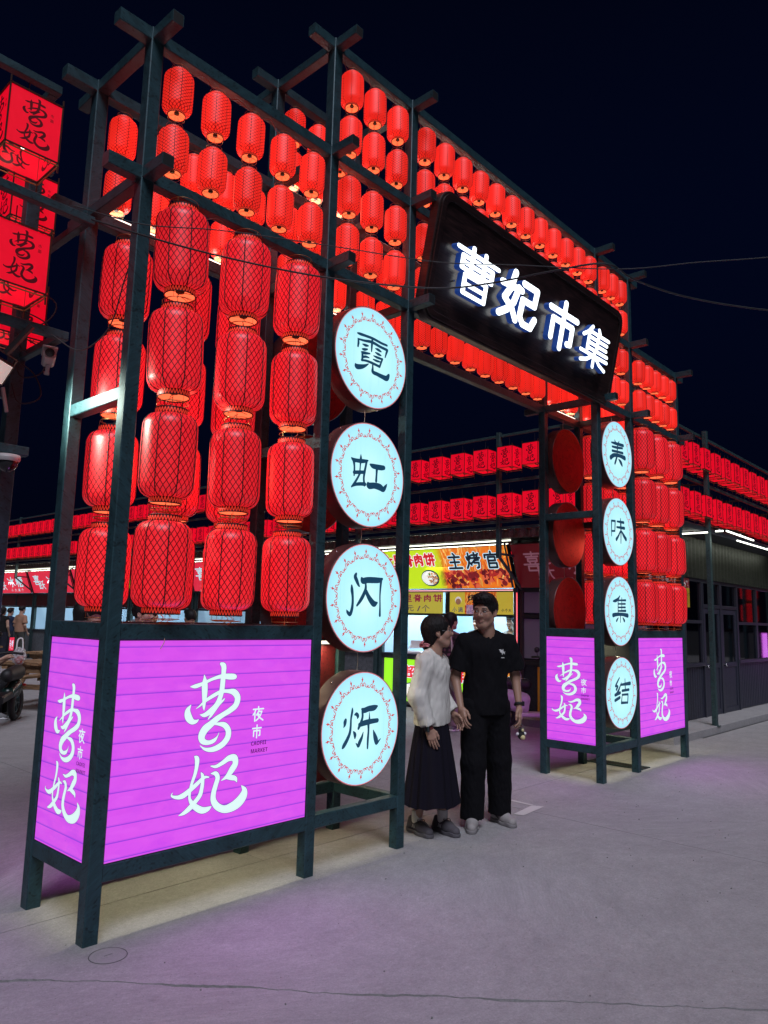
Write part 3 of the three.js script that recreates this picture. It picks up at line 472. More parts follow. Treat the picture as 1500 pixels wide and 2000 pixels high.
{
  const zr = [[-S / 2, 'front'], [-D + S / 2, 'back']], first = { b: true, s: true };
  const vary = { b: [0.72, 0.8, 0.85, 0.92], s: [0.92, 1.05, 1.12, 1.2] }, mats = {};
  for (const [q, p] of [['b', pBig], ['s', pSmall]]) mats[q] = vary[q].map((e) => { const m = p.children[0].material.clone(); m.emissiveIntensity = e; return m; });
  const put = (kind, x, y, z, label, group) => { const o = put0(kind, x, y, z, label, group); o.children[0].material = mats[kind][Math.floor(rnd() * 4)]; o.rotation.z = 0.05 * (rnd() - 0.5); o.rotation.x = 0.05 * (rnd() - 0.5); return o; };
  const put0 = (kind, x, y, z, label, group) => {
    const p = kind === 'b' ? pBig : pSmall, ry = rnd() * 6, jx = 0.006 * (rnd() - 0.5);
    if (first[kind]) { first[kind] = false; p.position.set(x + jx, y, z); p.rotation.y = ry; p.userData.label = label; p.userData.group = group; return p; }
    return copy(p, [x + jx, y, z + 0.006 * (rnd() - 0.5)], ry, label, group);
  };
  const bc = ['first', 'second', 'third'], br = ['top', 'second', 'third', 'bottom'];
  for (const [tower, x0, xs] of [['near', 0, [0.3, 0.745, 1.169]], ['far', 6.15, [6.5, 6.92, 7.36]]])
    for (const [z, row] of zr) xs.forEach((x, i) => { for (let j = 0; j < 4; j++) {
      const m = put('b', x, 3.606 - j * 0.593, z, `large red lattice lantern, ${br[j]} in the ${bc[i]} ${row} column counted from the corner of the ${tower} tower`.replace('counted from the corner of', 'of'), `large lanterns of the ${tower} tower`);
      m.userData.label = `large red lattice lantern, ${j === 0 ? 'topmost' : j === 3 ? 'lowest' : br[j]} of the ${row} row's ${bc[i]} column in the ${tower} tower`;
    } });
  const tiers = [[B, 'upper'], [B, 'lower'], [C, 'upper'], [C, 'lower']];
  const bays = [
    ['near outer bay', [0.203, 0.466, 0.728, 0.99, 1.247], [B], [1, 1]],
    ['near inner bay', [1.598, 1.845, 2.103], [B, C], [1, 1]],
    ['passage span', Array.from({ length: 12 }, (_, k) => 2.442 + 0.2547 * k), [B, C], [1, 0]],
    ['far inner bay', [5.56, 5.78, 6.0], [B, C], [1, 1]],
    ['far outer bay', [6.467, 6.705, 6.944, 7.182, 7.4], [B], [1, 1]],
  ];
  for (const [bay, xs, lv, full] of bays) for (const y of lv) for (const [z, row] of zr) {
    const span = xs.length === 12;
    if (span && row === 'back' && y === C) continue;
    const ORD = ['first', 'second', 'third', 'fourth', 'fifth', 'sixth', 'seventh', 'eighth', 'ninth', 'tenth', 'eleventh', 'twelfth'];
    xs.forEach((x, i) => {
      if (span && row === 'front' && y === B && i > 0) return; // the name board covers the rest of this row
      for (let j = 0; j < 2; j++) put('s', x, y - 0.203 - j * 0.364, z, `small red lantern ${ORD[i]} from the near post, ${j ? 'lower' : 'upper'} ${row} row, ${y === C ? 'roof' : 'middle'} beam, ${bay}`, `small lanterns, ${bay}`);
    });
  }
  for (const p of [[0.75, 2.5, -0.36], [6.9, 2.5, -0.36]]) point(col(1, 0.1, 0.06), 0.8, p, 8);
  for (const p of [[0.73, 4.3, -0.36], [1.85, 4.7, -0.36], [3.2, 5.2, -0.3], [4.8, 5.2, -0.3], [5.8, 4.7, -0.36], [6.9, 4.3, -0.36]]) point(col(1, 0.1, 0.06), 0.5, p, 8);
}

// ---------------------------------------------------------------- square lanterns on the market roofs
const SQ = 0.142, SH = 0.355;
const sqTex = canvas(320, 400, (c, W, Hh) => {
  c.fillStyle = 'rgb(214,4,34)'; c.fillRect(0, 0, W, Hh);
  for (let i = 0; i < 120; i++) { c.fillStyle = `rgba(${rnd() > 0.5 ? '255,20,50' : '150,0,20'},0.06)`; c.fillRect(rnd() * W, rnd() * Hh, 30 * rnd(), 60 * rnd()); }
  brush(c, LOGO, W * 0.46, Hh * 0.5, 0.4, 'rgb(60,2,10)');
  pen(c, PEN.shi, W * 0.78, Hh * 0.2, 26, 8, 'rgb(110,2,14)'); pen(c, PEN.ji, W * 0.78, Hh * 0.29, 26, 8, 'rgb(110,2,14)');
});
const sqM = glow(sqTex, 0.85, { roughness: 0.45, color: col(0.7, 0.7, 0.7) }), bulbM = std({ color: 0xffffff, emissive: col(1, 0.94, 0.82), emissiveIntensity: 4 });
const sqPanels = [0, 1, 2, 3].map((i) => plate(SQ * 2 - 0.012, SH - 0.03, 0, 0, SQ - 0.004).rotateY(i * Math.PI / 2));
const sqFrame = mergeGeometries([0, 1, 2, 3].flatMap((i) => [
  box(SQ - 0.006, SQ + 0.002, -SH / 2 - 0.05, SH / 2 + 0.03, SQ - 0.006, SQ + 0.002, 0.001), box(-SQ, SQ, SH / 2 - 0.012, SH / 2 - 0.004, SQ - 0.006, SQ + 0.002, 0.001), box(-SQ, SQ, -SH / 2 + 0.004, -SH / 2 + 0.012, SQ - 0.006, SQ + 0.002, 0.001),
].map((g) => g.rotateY(i * Math.PI / 2))));
const sqFoot = mergeGeometries([0, 1, 2, 3].flatMap((i) => [box(-SQ, SQ, -SH / 2 - 0.012, -SH / 2 - 0.006, SQ - 0.004, SQ + 0.003, 0.001).rotateY(i * Math.PI / 2)]));
const sqBulb = [ball(0.028, 0, -0.06, 0), cyl(0.012, 0.015, 0.04, 0, -0.045, 0, 8)], sqCord = [cyl(0.003, 0.003, 0.16, 0, SH / 2, 0, 4), beam(V(-SQ, SH / 2 - 0.01, -SQ), V(SQ, SH / 2 - 0.01, SQ), 0.004, 0.004, 0.001), beam(V(SQ, SH / 2 - 0.01, -SQ), V(-SQ, SH / 2 - 0.01, SQ), 0.004, 0.004, 0.001), cyl(0.003, 0.003, 0.2, 0, -0.02, 0, 4)];
M.frame = std({ color: col(0.05, 0.022, 0.012), roughness: 0.45, metalness: 0.4 }); M.foot = std({ color: col(0.4, 0.24, 0.08), roughness: 0.4, metalness: 0.7 });
const sqNear = thing('square_lantern', 'square red lantern', 'lantern');
sqPanels.forEach((g) => mesh('panel', g, sqM, sqNear));
mesh('frame', sqFrame, M.frame, sqNear); mesh('foot_rail', sqFoot, M.foot, sqNear); mesh('cord', sqCord, M.wire, sqNear); mesh('bulb', sqBulb, bulbM, sqNear);
const farPan = mergeGeometries(sqPanels.map((g) => g.clone())), farGeo = mergeGeometries([farPan, sqFrame.clone(), sqFoot.clone()], true);
const sqFar = new THREE.Mesh(farGeo, [sqM, M.frame, M.foot]);
{
  let firstNear = true, firstFar = true; sqFar.name = 'square_lantern';
  const put = (x, y, z, near, label, group) => {
    const t = 0.03 * (rnd() - 0.5);
    if (near) { if (firstNear) { firstNear = false; sqNear.position.set(x, y, z); sqNear.rotation.y = t; tag(sqNear, label, 'lantern', group); } else copy(sqNear, [x, y, z], t, label, group); return; }
    const m = sqFar.clone(); m.name = numbered('square_lantern'); m.position.set(x, y, z); m.rotation.y = t; scene.add(m); tag(m, label, 'lantern', group);
  };
  const NTH = ['first', 'second', 'third', 'fourth', 'fifth', 'sixth', 'seventh', 'eighth', 'ninth', 'tenth', 'eleventh', 'twelfth', 'thirteenth', 'fourteenth', 'fifteenth', 'sixteenth'];
  const rows = [[4.123, 'upper'], [3.375, 'lower']];
  for (const [y, t] of rows) {
    const yl = t === 'lower' ? 3.425 : 4.19;
    [[-0.425, -0.545, 'front row at the rail corner'], [-0.895, -0.545, 'front row cut by the picture edge'], [-0.09, -1.36, 'back row at its end'], [-0.56, -1.36, 'second in the back row']].forEach(([x, z, w]) => put(x, yl + (z < -1 ? 0.03 : 0), z, true, `square red lantern beside the near tower, ${t} tier, ${w}`, 'square lanterns beside the near tower'));
    for (let k = -2; k < 48; k++) put(7.945, y, -2.795 - 0.4575 * k, k < 14, k < 14 ? `square red lantern, ${NTH[k + 2]} from the building corner, ${t} row above the food stalls` : `small distant square red lantern in the ${t} row above the far stalls`, `square lanterns, ${t} row above the ${k < 14 ? 'near' : 'far'} stalls`);
    for (let k = -1; k < 26; k++) put(9.475 + 0.472 * k, y + 0.035, -0.595, k < 12, k < 12 ? `square red lantern, ${NTH[k + 1]} from the building corner, ${t} row over the shop` : `small distant square red lantern in the ${t} row along the shop roof`, `square lanterns, ${t} row over the ${k < 12 ? 'shop front' : 'far shops'}`);
  }
  for (let k = 0; k < 34; k++) put(12.4, 2.96, -4.2 - 0.5 * k, false, 'distant square red lantern showing behind the stall roof', 'square lanterns behind the stall roof');
}

// ---------------------------------------------------------------- rails that carry them
{
  const r = thing('lantern_rail', 'long dark steel rail with two bars above the food stalls carrying square lanterns', 'rail', [7.945, 0, 0]);
  for (const y of [4.5, 3.76, 3.12, 3.02]) mesh('bar', box(-0.02, 0.02, y - 0.02, y + 0.02, -26, -0.42, 0.003), M.pole, r);
  for (let k = 0; k < 8; k++) {
    const z = -2.99 - 3.1 * k; mesh('post', box(-0.035, 0.035, 2.55, 4.56, z - 0.035, z + 0.035), M.pole, r);
    mesh('strut', [beam(V(0, 2.58, z), V(0.66, 2.1, z), 0.04, 0.04), beam(V(0, 2.62, z), V(0.66, 2.62, z), 0.035, 0.035)], M.pole, r);
  }
  const s = thing('lantern_rail', 'dark steel rail on a slim post in front of the dark shop front', 'rail', [0, 0, -0.595]);
  for (const y of [4.56, 3.8, 3.1]) mesh('bar', box(7.9, 24, y - 0.022, y + 0.022, -0.022, 0.022, 0.003), M.pole, s);
  for (const x of [10.02, 16.4, 22.8]) mesh('post', [box(x - 0.037, x + 0.037, 0.1, 4.63, 0.05, 0.12), box(x - 0.06, x + 0.06, 0.1, 0.11, 0.02, 0.15)], M.pole, s);
  for (const x of [8.6, 10.02, 12, 14, 16.4]) mesh('arm', box(x - 0.015, x + 0.015, 3.78, 3.81, -0.9, -0.022), M.pole, s);
  const l = thing('lantern_rail', 'dark steel rail frame with lanterns, camera and floodlight standing beside the near tower', 'rail');
  const P = (n, a, b, w = 0.05, h = 0.05) => mesh(n, beam(V(...a), V(...b), w, h), M.steel, l);
  P('bar', [-3, 4.53, -0.53], [-0.26, 4.53, -0.53]); P('bar', [-0.285, 4.53, -0.555], [-0.285, 4.53, -1.33]); P('bar', [-3, 4.53, -1.36], [0.06, 4.53, -1.36]); P('bar', [-3, 3.8, -1.36], [0.06, 3.8, -1.36]);
  P('bar', [-3, 3.82, -0.5], [-0.02, 3.82, -0.5]); P('bar', [-0.05, 3.82, -0.525], [-0.05, 3.82, -1.1], 0.045, 0.045);
  P('bar', [-3, 3.1, -0.53], [-0.1, 3.1, -0.53]); P('bar', [-0.125, 3.1, -0.556], [-0.125, 3.1, -1.06], 0.045, 0.045);
  P('bar', [-3, 2.42, -0.6], [-0.23, 2.42, -0.6]); P('bar', [-0.255, 2.42, -0.626], [-0.2, 2.42, -1.06], 0.045, 0.045);
  P('post', [-0.15, 0, -1.1], [-0.15, 4.5, -1.1], 0.08, 0.08);
  P('bar', [-0.19, 2.85, -1.1], [-1.6, 2.85, -1.1]);
}
// small equipment on the rail frame
{
  const wp = std({ color: col(0.38, 0.36, 0.35), roughness: 0.45 });
  const cam = thing('security_camera', 'white bullet security camera on a bracket under the rail corner', 'camera', [-0.1, 3.025, -0.75], -0.35);
  mesh('body', [box(-0.035, 0.035, -0.03, 0.03, -0.07, 0.11, 0.012)], wp, cam); mesh('hood', box(-0.04, 0.04, 0.031, 0.037, -0.06, 0.13, 0.002), wp, cam);
  mesh('lens', lathe([[0.001, 0], [0.024, 0], [0.026, 0.006]].reverse(), 14).rotateX(Math.PI / 2).translate(0, 0, 0.112), M.black, cam);
  mesh('bracket', [beam(V(0, -0.03, -0.02), V(0, -0.075, -0.05), 0.022, 0.022), beam(V(0, -0.075, -0.05), V(0, -0.03, -0.2), 0.028, 0.022)], wp, cam);
  const dome = thing('dome_camera', 'small dome security camera hanging under the lower rail arm', 'camera', [-0.34, 2.38, -0.56]);
  mesh('base', lathe([[0.001, 0], [0.06, 0], [0.062, -0.02], [0.056, -0.035]].reverse(), 20), wp, dome);
  mesh('dome', lathe(Array.from({ length: 8 }, (_, i) => [0.052 * Math.cos(i / 7 * 1.55), -0.035 - 0.055 * Math.sin(i / 7 * 1.55)]).reverse(), 20), std({ color: col(0.01, 0.01, 0.012), roughness: 0.08 }), dome);
  const fl = thing('floodlight', 'lit white floodlight bolted to the rail frame at the picture edge', 'lamp', [-0.41, 2.84, -0.62], 0.7);
  mesh('housing', [box(-0.1, 0.1, -0.07, 0.07, -0.04, 0, 0.01), ...Array.from({ length: 7 }, (_, i) => box(-0.09 + i * 0.027, -0.084 + i * 0.027, -0.06, 0.06, -0.065, -0.038, 0.001))], M.dark, fl);
  mesh('lamp_face', plate(0.17, 0.11, 0, 0, 0.002), std({ color: 0xffffff, emissive: col(0.9, 1, 0.85), emissiveIntensity: 0.25, roughness: 0.3 }), fl);
  mesh('yoke', [beam(V(-0.11, 0, -0.02), V(-0.11, 0.1, -0.02), 0.012, 0.02), beam(V(0.11, 0, -0.02), V(0.11, 0.1, -0.02), 0.012, 0.02), beam(V(-0.11, 0.1, -0.02), V(0.11, 0.1, -0.02), 0.02, 0.012), beam(V(0, 0.1, -0.02), V(0, 0.3, 0.02), 0.03, 0.03)], M.dark, fl);
  fl.rotation.order = 'YXZ'; fl.rotation.x = 0.5;
  const sp = new THREE.SpotLight(col(0.9, 1, 0.85), 8, 0, 0.75, 0.7, 2); sp.position.set(-0.36, 2.83, -0.58); sp.target.position.set(0.6, 2.5, -0.25); sp.castShadow = true; sp.shadow.radius = 4; scene.add(sp, sp.target);
  const box1 = thing('cable_bundle', 'loose grey connectors and cable loops hanging from the rail post', 'cables', [-0.2, 2.95, -1.0]);
  mesh('loops', [0, 1, 2, 3].map((i) => tube([V(0, 0.1 + 0.16 * i, 0), V(0.1 + 0.03 * i, 0.02 + 0.16 * i, 0.06), V(0.14, -0.12 + 0.16 * i, 0.08), V(0.04, -0.17 + 0.16 * i, 0.04), V(0, -0.05 + 0.16 * i, 0)], 0.0045, 20)), M.wire, box1);
  mesh('connectors', [0, 1, 2].map((i) => beam(V(-0.06 - 0.04 * i, -0.1, 0.04), V(-0.03 - 0.05 * i, -0.24 - 0.03 * i, 0.05), 0.03, 0.02)), wp, box1);
}

// ---------------------------------------------------------------- food stalls
const corr = field(64, (u) => 0.5 + 0.5 * Math.sin(u * 6.28318));
M.wall = std({ color: col(0.035, 0.042, 0.06), map: rep(steelMap, 0.7), roughness: 0.45, metalness: 0.2 });
M.counter = std({ color: col(0.16, 0.18, 0.2), map: rep(steelMap, 0.7), roughness: 0.5 });
M.inside = std({ color: col(0.42, 0.6, 0.74), roughness: 0.55 });
M.sheet = std({ color: col(0.2, 0.2, 0.17), map: rep(steelMap, 0.9), roughness: 0.4, metalness: 0.35 });
function waves(w, h, pitch, amp) { // corrugated sheet in x-y, waves along x
  const n = Math.round(w / pitch * 6), g = new THREE.PlaneGeometry(w, h, n, 1), p = g.attributes.position;
  for (let i = 0; i < p.count; i++) p.setZ(i, amp * Math.sin(p.getX(i) / pitch * 6.28318));
  g.computeVertexNormals(); return boxUV(g);
}
function flames(c, x, y, w, h) {
  c.save(); c.beginPath(); c.rect(x, y, w, h); c.clip(); c.fillStyle = 'rgb(232,120,30)'; c.fillRect(x, y, w, h);
  for (let i = 0; i < 260; i++) {
    const fx = x + rnd() * w, fy = y + rnd() * h, k = rnd(), l = h * (0.1 + 0.25 * rnd()); c.strokeStyle = ['rgba(255,220,110,0.55)', 'rgba(255,246,180,0.6)', 'rgba(220,70,20,0.45)', 'rgba(150,30,16,0.4)', 'rgba(190,235,140,0.4)'][Math.floor(k * 5)];
    c.lineWidth = 1 + h * 0.03 * rnd(); c.lineCap = 'round'; c.beginPath(); c.moveTo(fx, fy); c.bezierCurveTo(fx + l * 0.4 * (rnd() - 0.5), fy - l * 0.4, fx + l * (rnd() - 0.5), fy - l * 0.7, fx + l * 0.6 * (rnd() - 0.5), fy - l); c.stroke();
  }
  for (let i = 0; i < 150; i++) { const fx = x + rnd() * w, fy = y + h * (1 - 0.42 * Math.sqrt(rnd())); c.fillStyle = ['rgb(120,24,30)', 'rgb(168,40,36)', 'rgb(90,14,22)', 'rgb(214,96,60)'][Math.floor(rnd() * 4)]; c.beginPath(); c.ellipse(fx, fy, h * 0.07 * (0.4 + rnd()), h * 0.045 * (0.4 + rnd()), rnd() * 3, 0, 7); c.fill(); }
  c.restore();
}
function text(c, keys, x, y, size, gap, weight, colour, outline) { keys.forEach((k, i) => pen(c, PEN[k], x + i * (size + gap), y, size, weight, colour, outline)); }
function bowl(c, x, y, r) {
  c.fillStyle = 'rgb(28,52,60)'; c.beginPath(); c.ellipse(x, y, r * 1.25, r, 0, 0, 7); c.fill(); c.fillStyle = 'rgb(238,244,236)'; c.beginPath(); c.ellipse(x - r * 0.1, y, r * 1.1, r * 0.84, 0, 0, 7); c.fill();
  for (let i = 0; i < 130; i++) { const a = rnd() * 6.28, q = Math.sqrt(rnd()); c.fillStyle = ['rgb(180,110,60)', 'rgb(220,170,110)', 'rgb(120,60,40)'][i % 3]; c.beginPath(); c.ellipse(x + r * 0.35 + Math.cos(a) * q * r * 0.72, y + Math.sin(a) * q * r * 0.7, r * 0.09, r * 0.05, a, 0, 7); c.fill(); }
  c.fillStyle = 'rgb(40,150,60)'; c.beginPath(); c.ellipse(x, y - r * 0.45, r * 0.16, r * 0.1, 0.5, 0, 7); c.fill();
}
const headerTex = canvas(1536, 384, (c, W, Hh) => {
  c.fillStyle = 'rgb(196,232,30)'; c.fillRect(0, 0, W, Hh); flames(c, W * 0.5, 0, W * 0.5, Hh);
  for (let i = 0; i < 40; i++) { c.fillStyle = `rgba(196,232,30,${0.05})`; c.fillRect(W * 0.5, 0, i * 2, Hh); }
  text(c, ['chao', 'da', 'li', 'jie', 'rou', 'bing'], 14, 40, 116, 8, 17, 'rgb(206,30,40)', 'rgb(255,240,240)');
  text(c, ['zhu', 'kao', 'guan'], W * 0.585, 50, 150, 44, 13, 'rgb(14,24,40)', 'rgb(190,235,250)');
  bowl(c, W * 0.43, 280, 82);
  c.fillStyle = 'rgb(20,110,180)'; for (const [x, y] of [[90, 240], [230, 240], [120, 312]]) { c.beginPath(); c.roundRect(x, y, 170, 52, 24); c.fill(); }
  text(c, ['rou', 'da'], 120, 250, 32, 20, 12, '#fff'); text(c, ['xiao', 'bing', 'li'], 140, 322, 32, 14, 12, '#fff');
});
const menuTexA = canvas(640, 256, (c, W, Hh) => {
  c.fillStyle = 'rgb(196,186,70)'; c.fillRect(0, 0, W, Hh); text(c, ['chao', 'da', 'li', 'jie', 'rou', 'bing'], 20, 26, 88, 16, 13, 'rgb(150,24,70)');
  c.fillStyle = 'rgb(80,60,90)'; c.font = 'bold 92px sans-serif'; c.fillText('8', 176, 232); c.fillText('/', 372, 232); text(c, ['yuan'], 258, 156, 78, 0, 9, 'rgb(80,60,90)'); text(c, ['ge'], 424, 156, 78, 0, 9, 'rgb(80,60,90)');
});
const menuTexB = canvas(840, 256, (c, W, Hh) => {
  c.fillStyle = 'rgb(206,190,64)'; c.fillRect(0, 0, W, Hh); flames(c, 210, 0, 420, Hh);
  c.fillStyle = 'rgba(160,160,210,0.7)'; c.fillRect(230, 150, 150, 106);
  text(c, ['kao', 'rou', 'bing'], 240, 24, 100, 24, 11, 'rgb(20,20,34)'); text(c, ['xiao', 'man'], 36, 176, 62, 20, 10, 'rgb(40,60,110)'); text(c, ['xiao', 'ge', 'da'], 690, 190, 36, 8, 11, 'rgb(30,30,40)');
  c.fillStyle = 'rgb(230,226,220)'; c.beginPath(); c.arc(118, 96, 44, 0, 7); c.fill(); c.fillStyle = 'rgb(150,110,80)'; c.beginPath(); c.arc(118, 112, 36, 0, 7); c.fill();
});
const counterTex = canvas(1024, 384, (c, W, Hh) => {
  c.fillStyle = 'rgb(150,235,40)'; c.fillRect(0, 0, W, Hh); text(c, ['chao', 'da', 'li', 'jie', 'rou', 'bing'], 180, 60, 104, 12, 15, 'rgb(214,40,50)', 'rgb(240,235,255)');
  bowl(c, 250, 280, 70); for (let i = 0; i < 80; i++) { c.fillStyle = ['rgb(230,190,60)', 'rgb(60,160,60)', 'rgb(200,70,50)'][i % 3]; c.beginPath(); c.arc(230 + rnd() * 240, 320 + rnd() * 60, 8 + 16 * rnd(), 0, 7); c.fill(); }
  flames(c, W * 0.66, 0, W * 0.34, Hh);
});
const redTex = (lit) => canvas(1024, 384, (c, W, Hh) => {
  c.fillStyle = lit ? 'rgb(222,40,66)' : 'rgb(120,18,28)'; c.fillRect(0, 0, W, Hh); const f = lit ? 'rgb(190,240,250)' : 'rgb(196,150,160)';
  text(c, ['xi'], 90, 70, 170, 0, 9, f); text(c, ['yue'], 200, 170, 150, 0, 9, f); text(c, ['bingl', 'tang'], 430, 80, 190, 40, 10, f); text(c, ['xiao', 'da', 'man', 'ge'], 470, 300, 56, 40, 9, f);
});
const stallX = 8.6;
function stall(k, z1, label, headTex, lit, detailed) {
  const L = 3.06, z0 = z1 - L, s = thing('food_stall', label, 'stall', [stallX, 0, (z0 + z1) / 2], -Math.PI / 2), w = L; // local x runs to the picture's right (+z world is -x local... the front faces -x world)
  const fr = (n, g, m) => mesh(n, g, m, s);
  for (const sx of [-1, 1]) fr('post', box(sx * (w / 2 - 0.05) - 0.04, sx * (w / 2 - 0.05) + 0.04, 0, 2.9, -0.08, 0, 0.004), M.pole);
  fr('side_wall', box(-w / 2, -w / 2 + 0.03, 0.05, 2.9, -2.2, -0.09), M.wall); fr('side_wall', box(w / 2 - 0.03, w / 2, 0.05, 2.9, -2.2, -0.09), M.wall);
  fr('back_wall', box(-w / 2 + 0.03, w / 2 - 0.03, 0.05, 2.9, -2.24, -2.2), M.inside); fr('inner_lining', box(-w / 2 + 0.031, -w / 2 + 0.04, 0.9, 2.6, -2.19, -0.1), M.inside); fr('inner_lining', box(w / 2 - 0.04, w / 2 - 0.031, 0.9, 2.6, -2.19, -0.1), M.inside);
  fr('floor', box(-w / 2 + 0.03, w / 2 - 0.03, 0, 0.05, -2.2, -0.09), M.wall);
  fr('ceiling', box(-w / 2 + 0.03, w / 2 - 0.03, 2.5, 2.54, -2.19, -0.1), M.white);
  for (const x of [-0.75, 0.55]) fr('wall_joint', box(x, x + 0.012, 0.9, 2.5, -2.198, -2.194, 0.001), M.wall);
  fr('counter', box(-w / 2 + 0.09, w / 2 - 0.09, 0.9, 0.95, -0.55, 0.02), M.wall); fr('counter_front', box(-w / 2 + 0.09, w / 2 - 0.09, 0.05, 0.898, -0.06, -0.02), M.counter);
  fr('lintel', box(-w / 2 + 0.09, w / 2 - 0.09, 1.645, 1.69, -0.07, -0.01), M.dark); fr('lintel', box(-w / 2 + 0.09, w / 2 - 0.09, 2.05, 2.11, -0.07, -0.01), M.pole); fr('mullion', box(0.03, 0.13, 1.692, 2.048, -0.07, -0.012), M.dark);
  // header sign leaning out at the top
  const hs = new THREE.Group(); hs.name = 'header_sign'; s.add(hs); hs.position.set(0, 2.11, 0.04); hs.rotation.x = 0.38;
  mesh('sign_case', [box(-w / 2 + 0.02, w / 2 - 0.02, 0, 0.74, -0.08, -0.004)], M.dark, hs);
  mesh('sign_face', plate(w - 0.06, 0.72, 0, 0.37, 0), glow(headTex, lit ? 0.85 : 0.02, { roughness: lit ? 0.4 : 0.6 }), hs);
  fr('sign_strut', [-1, 1].map((q) => beam(V(q * (w / 2 - 0.06), 2.12, 0.06), V(q * (w / 2 - 0.06), 2.84, 0.32), 0.03, 0.03)), M.pole);
  if (detailed) {
    fr('menu_board', plate(1.42, 0.37, -0.72, 1.868, 0.0), glow(menuTexA, 0.52)); fr('menu_board', plate(1.3, 0.37, 0.79, 1.868, 0.0), glow(menuTexB, 0.52));
    fr('counter_sign', plate(w - 0.3, 0.74, 0, 0.48, -0.01), glow(counterTex, 0.9));
    fr('red_light_strip', [box(-w / 2 + 0.1, w / 2 - 0.1, 2.075, 2.09, 0, 0.012, 0.002)], std({ color: 0xffffff, emissive: col(1, 0.42, 0.46), emissiveIntensity: 1.2 }));
    fr('red_light_strip', [box(w / 2 - 0.03, w / 2 - 0.012, 0.12, 2.04, 0.002, 0.014, 0.002)], std({ color: 0xffffff, emissive: col(1, 0.06, 0.05), emissiveIntensity: 1.4 }));
  } else { fr('window_panel', [box(-w / 2 + 0.1, 0.02, 1.692, 2.05, -0.05, -0.04), box(0.14, w / 2 - 0.1, 1.692, 2.05, -0.05, -0.04)], M.maroon); }
  const tz = 0.2, lm = std({ color: 0xffffff, emissive: col(1, 1, 0.82), emissiveIntensity: 2.2 });
  for (const [a, b] of [[-w / 2 + 0.02, -0.3], [-0.28, w / 2 - 0.02]]) fr('light_tube', box(a, b, 2.868, 2.89, tz - 0.012, tz + 0.012, 0.004), lm);
  const f = (x, y, z) => [stallX - z, y, (z0 + z1) / 2 + x];
  area(col(1, 0.98, 0.8), detailed ? 34 : 44, w - 0.1, 0.05, f(0, 2.85, tz + 0.03), f(0, 1.2, 1.2));
  area(col(0.8, 0.92, 1), lit ? (k > 2 ? 16 : 11) : 0.3, w - 0.6, 0.5, f(0, 2.48, -1.0), f(0, 0, -1.0));
  if (detailed) { point(col(0.7, 0.88, 1), 5, f(0.75, 1.9, -1.0), 6); point(col(0.7, 0.88, 1), 4, f(-0.7, 1.9, -1.0), 6); }
  return s;
}
const stallLabels = ['food stall with a lit yellow and flame header and glowing counter sign behind the couple', null, null, 'food stall with a yellow-green lit header seen between the large lanterns', null, null, 'far food stall with a small lit red header and a grey counter', 'farthest food stall at the picture edge with a lit red header'];
const redLit = redTex(true), redDark = redTex(false);
for (let k = 0; k < 8; k++) stall(k, -3.05 - 3.1 * k, stallLabels[k] ?? `food stall in the row behind the near tower, ${['', 'second', 'third', '', 'fifth', 'sixth'][k]} from the corner`, k === 0 || k === 3 ? headerTex : redLit, true, k === 0);
{
  // closed corner unit with the unlit red header
  const s = thing('closed_stall', 'closed dark corner unit with an unlit red header and grey window panes', 'stall', [stallX, 0, -2.0], -Math.PI / 2);
  const w = 2.06; mesh('wall', box(-w / 2, w / 2, 0, 2.9, -0.12, -0.06), M.wall, s);
  const pane = std({ color: col(0.2, 0.2, 0.24), roughness: 0.3 });
  for (const x of [-0.85, -0.28, 0.3, 0.86]) { for (const [a, b] of [[1.0, 1.62], [1.72, 2.05]]) mesh('pane', box(x - 0.2, x + 0.2, a, b, -0.058, -0.05), pane, s); }
  for (const x of [-1.0, -0.56, 0.01, 0.58]) mesh('mullion', box(x - 0.03, x + 0.03, 0.05, 2.1, -0.06, -0.02), M.dark, s);
  mesh('rail', [box(-w / 2, w / 2, 1.64, 1.69, -0.059, -0.015), box(-w / 2, w / 2, 0.9, 0.97, -0.059, -0.015), box(-w / 2, w / 2, 2.06, 2.12, -0.059, -0.015)], M.dark, s);
  const hs = new THREE.Group(); hs.name = 'header_sign'; s.add(hs); hs.position.set(0, 2.11, 0.04); hs.rotation.x = 0.38;
  mesh('sign_case', box(-w / 2 + 0.02, w / 2 - 0.02, 0, 0.74, -0.08, -0.004), M.dark, hs); mesh('sign_face', plate(w - 0.06, 0.72, 0, 0.37, 0), glow(redDark, 0.12), hs);
  const pt = canvas(256, 256, (c, W) => { c.fillStyle = 'rgb(226,160,30)'; c.fillRect(0, 0, W, W); text(c, ['xi'], 150, 30, 90, 0, 14, 'rgb(190,20,30)'); text(c, ['tang'], 150, 140, 90, 0, 14, 'rgb(190,20,30)'); });
  mesh('poster', plate(0.55, 0.75, -0.45, 0.5, -0.045), std({ map: pt, roughness: 0.5 }), s);
  // roof over the stalls
  const roof = thing('stall_roof', 'low corrugated metal roof with a wavy eave over the food stalls', 'roof');
  mesh('roof_sheet', waves(26, 5.2, 0.21, 0.028).rotateX(-Math.PI / 2).rotateY(Math.PI / 2).rotateZ(0.055).translate(10.85, 3.17, -13.6), M.sheet, roof);
  mesh('fascia', waves(26, 0.17, 0.21, 0.02).rotateY(-Math.PI / 2).translate(8.3, 2.985, -13.6), M.sheet, roof);
  mesh('soffit', box(8.3, 8.62, 2.905, 2.93, -26.6, -0.9), M.sheet, roof);
}
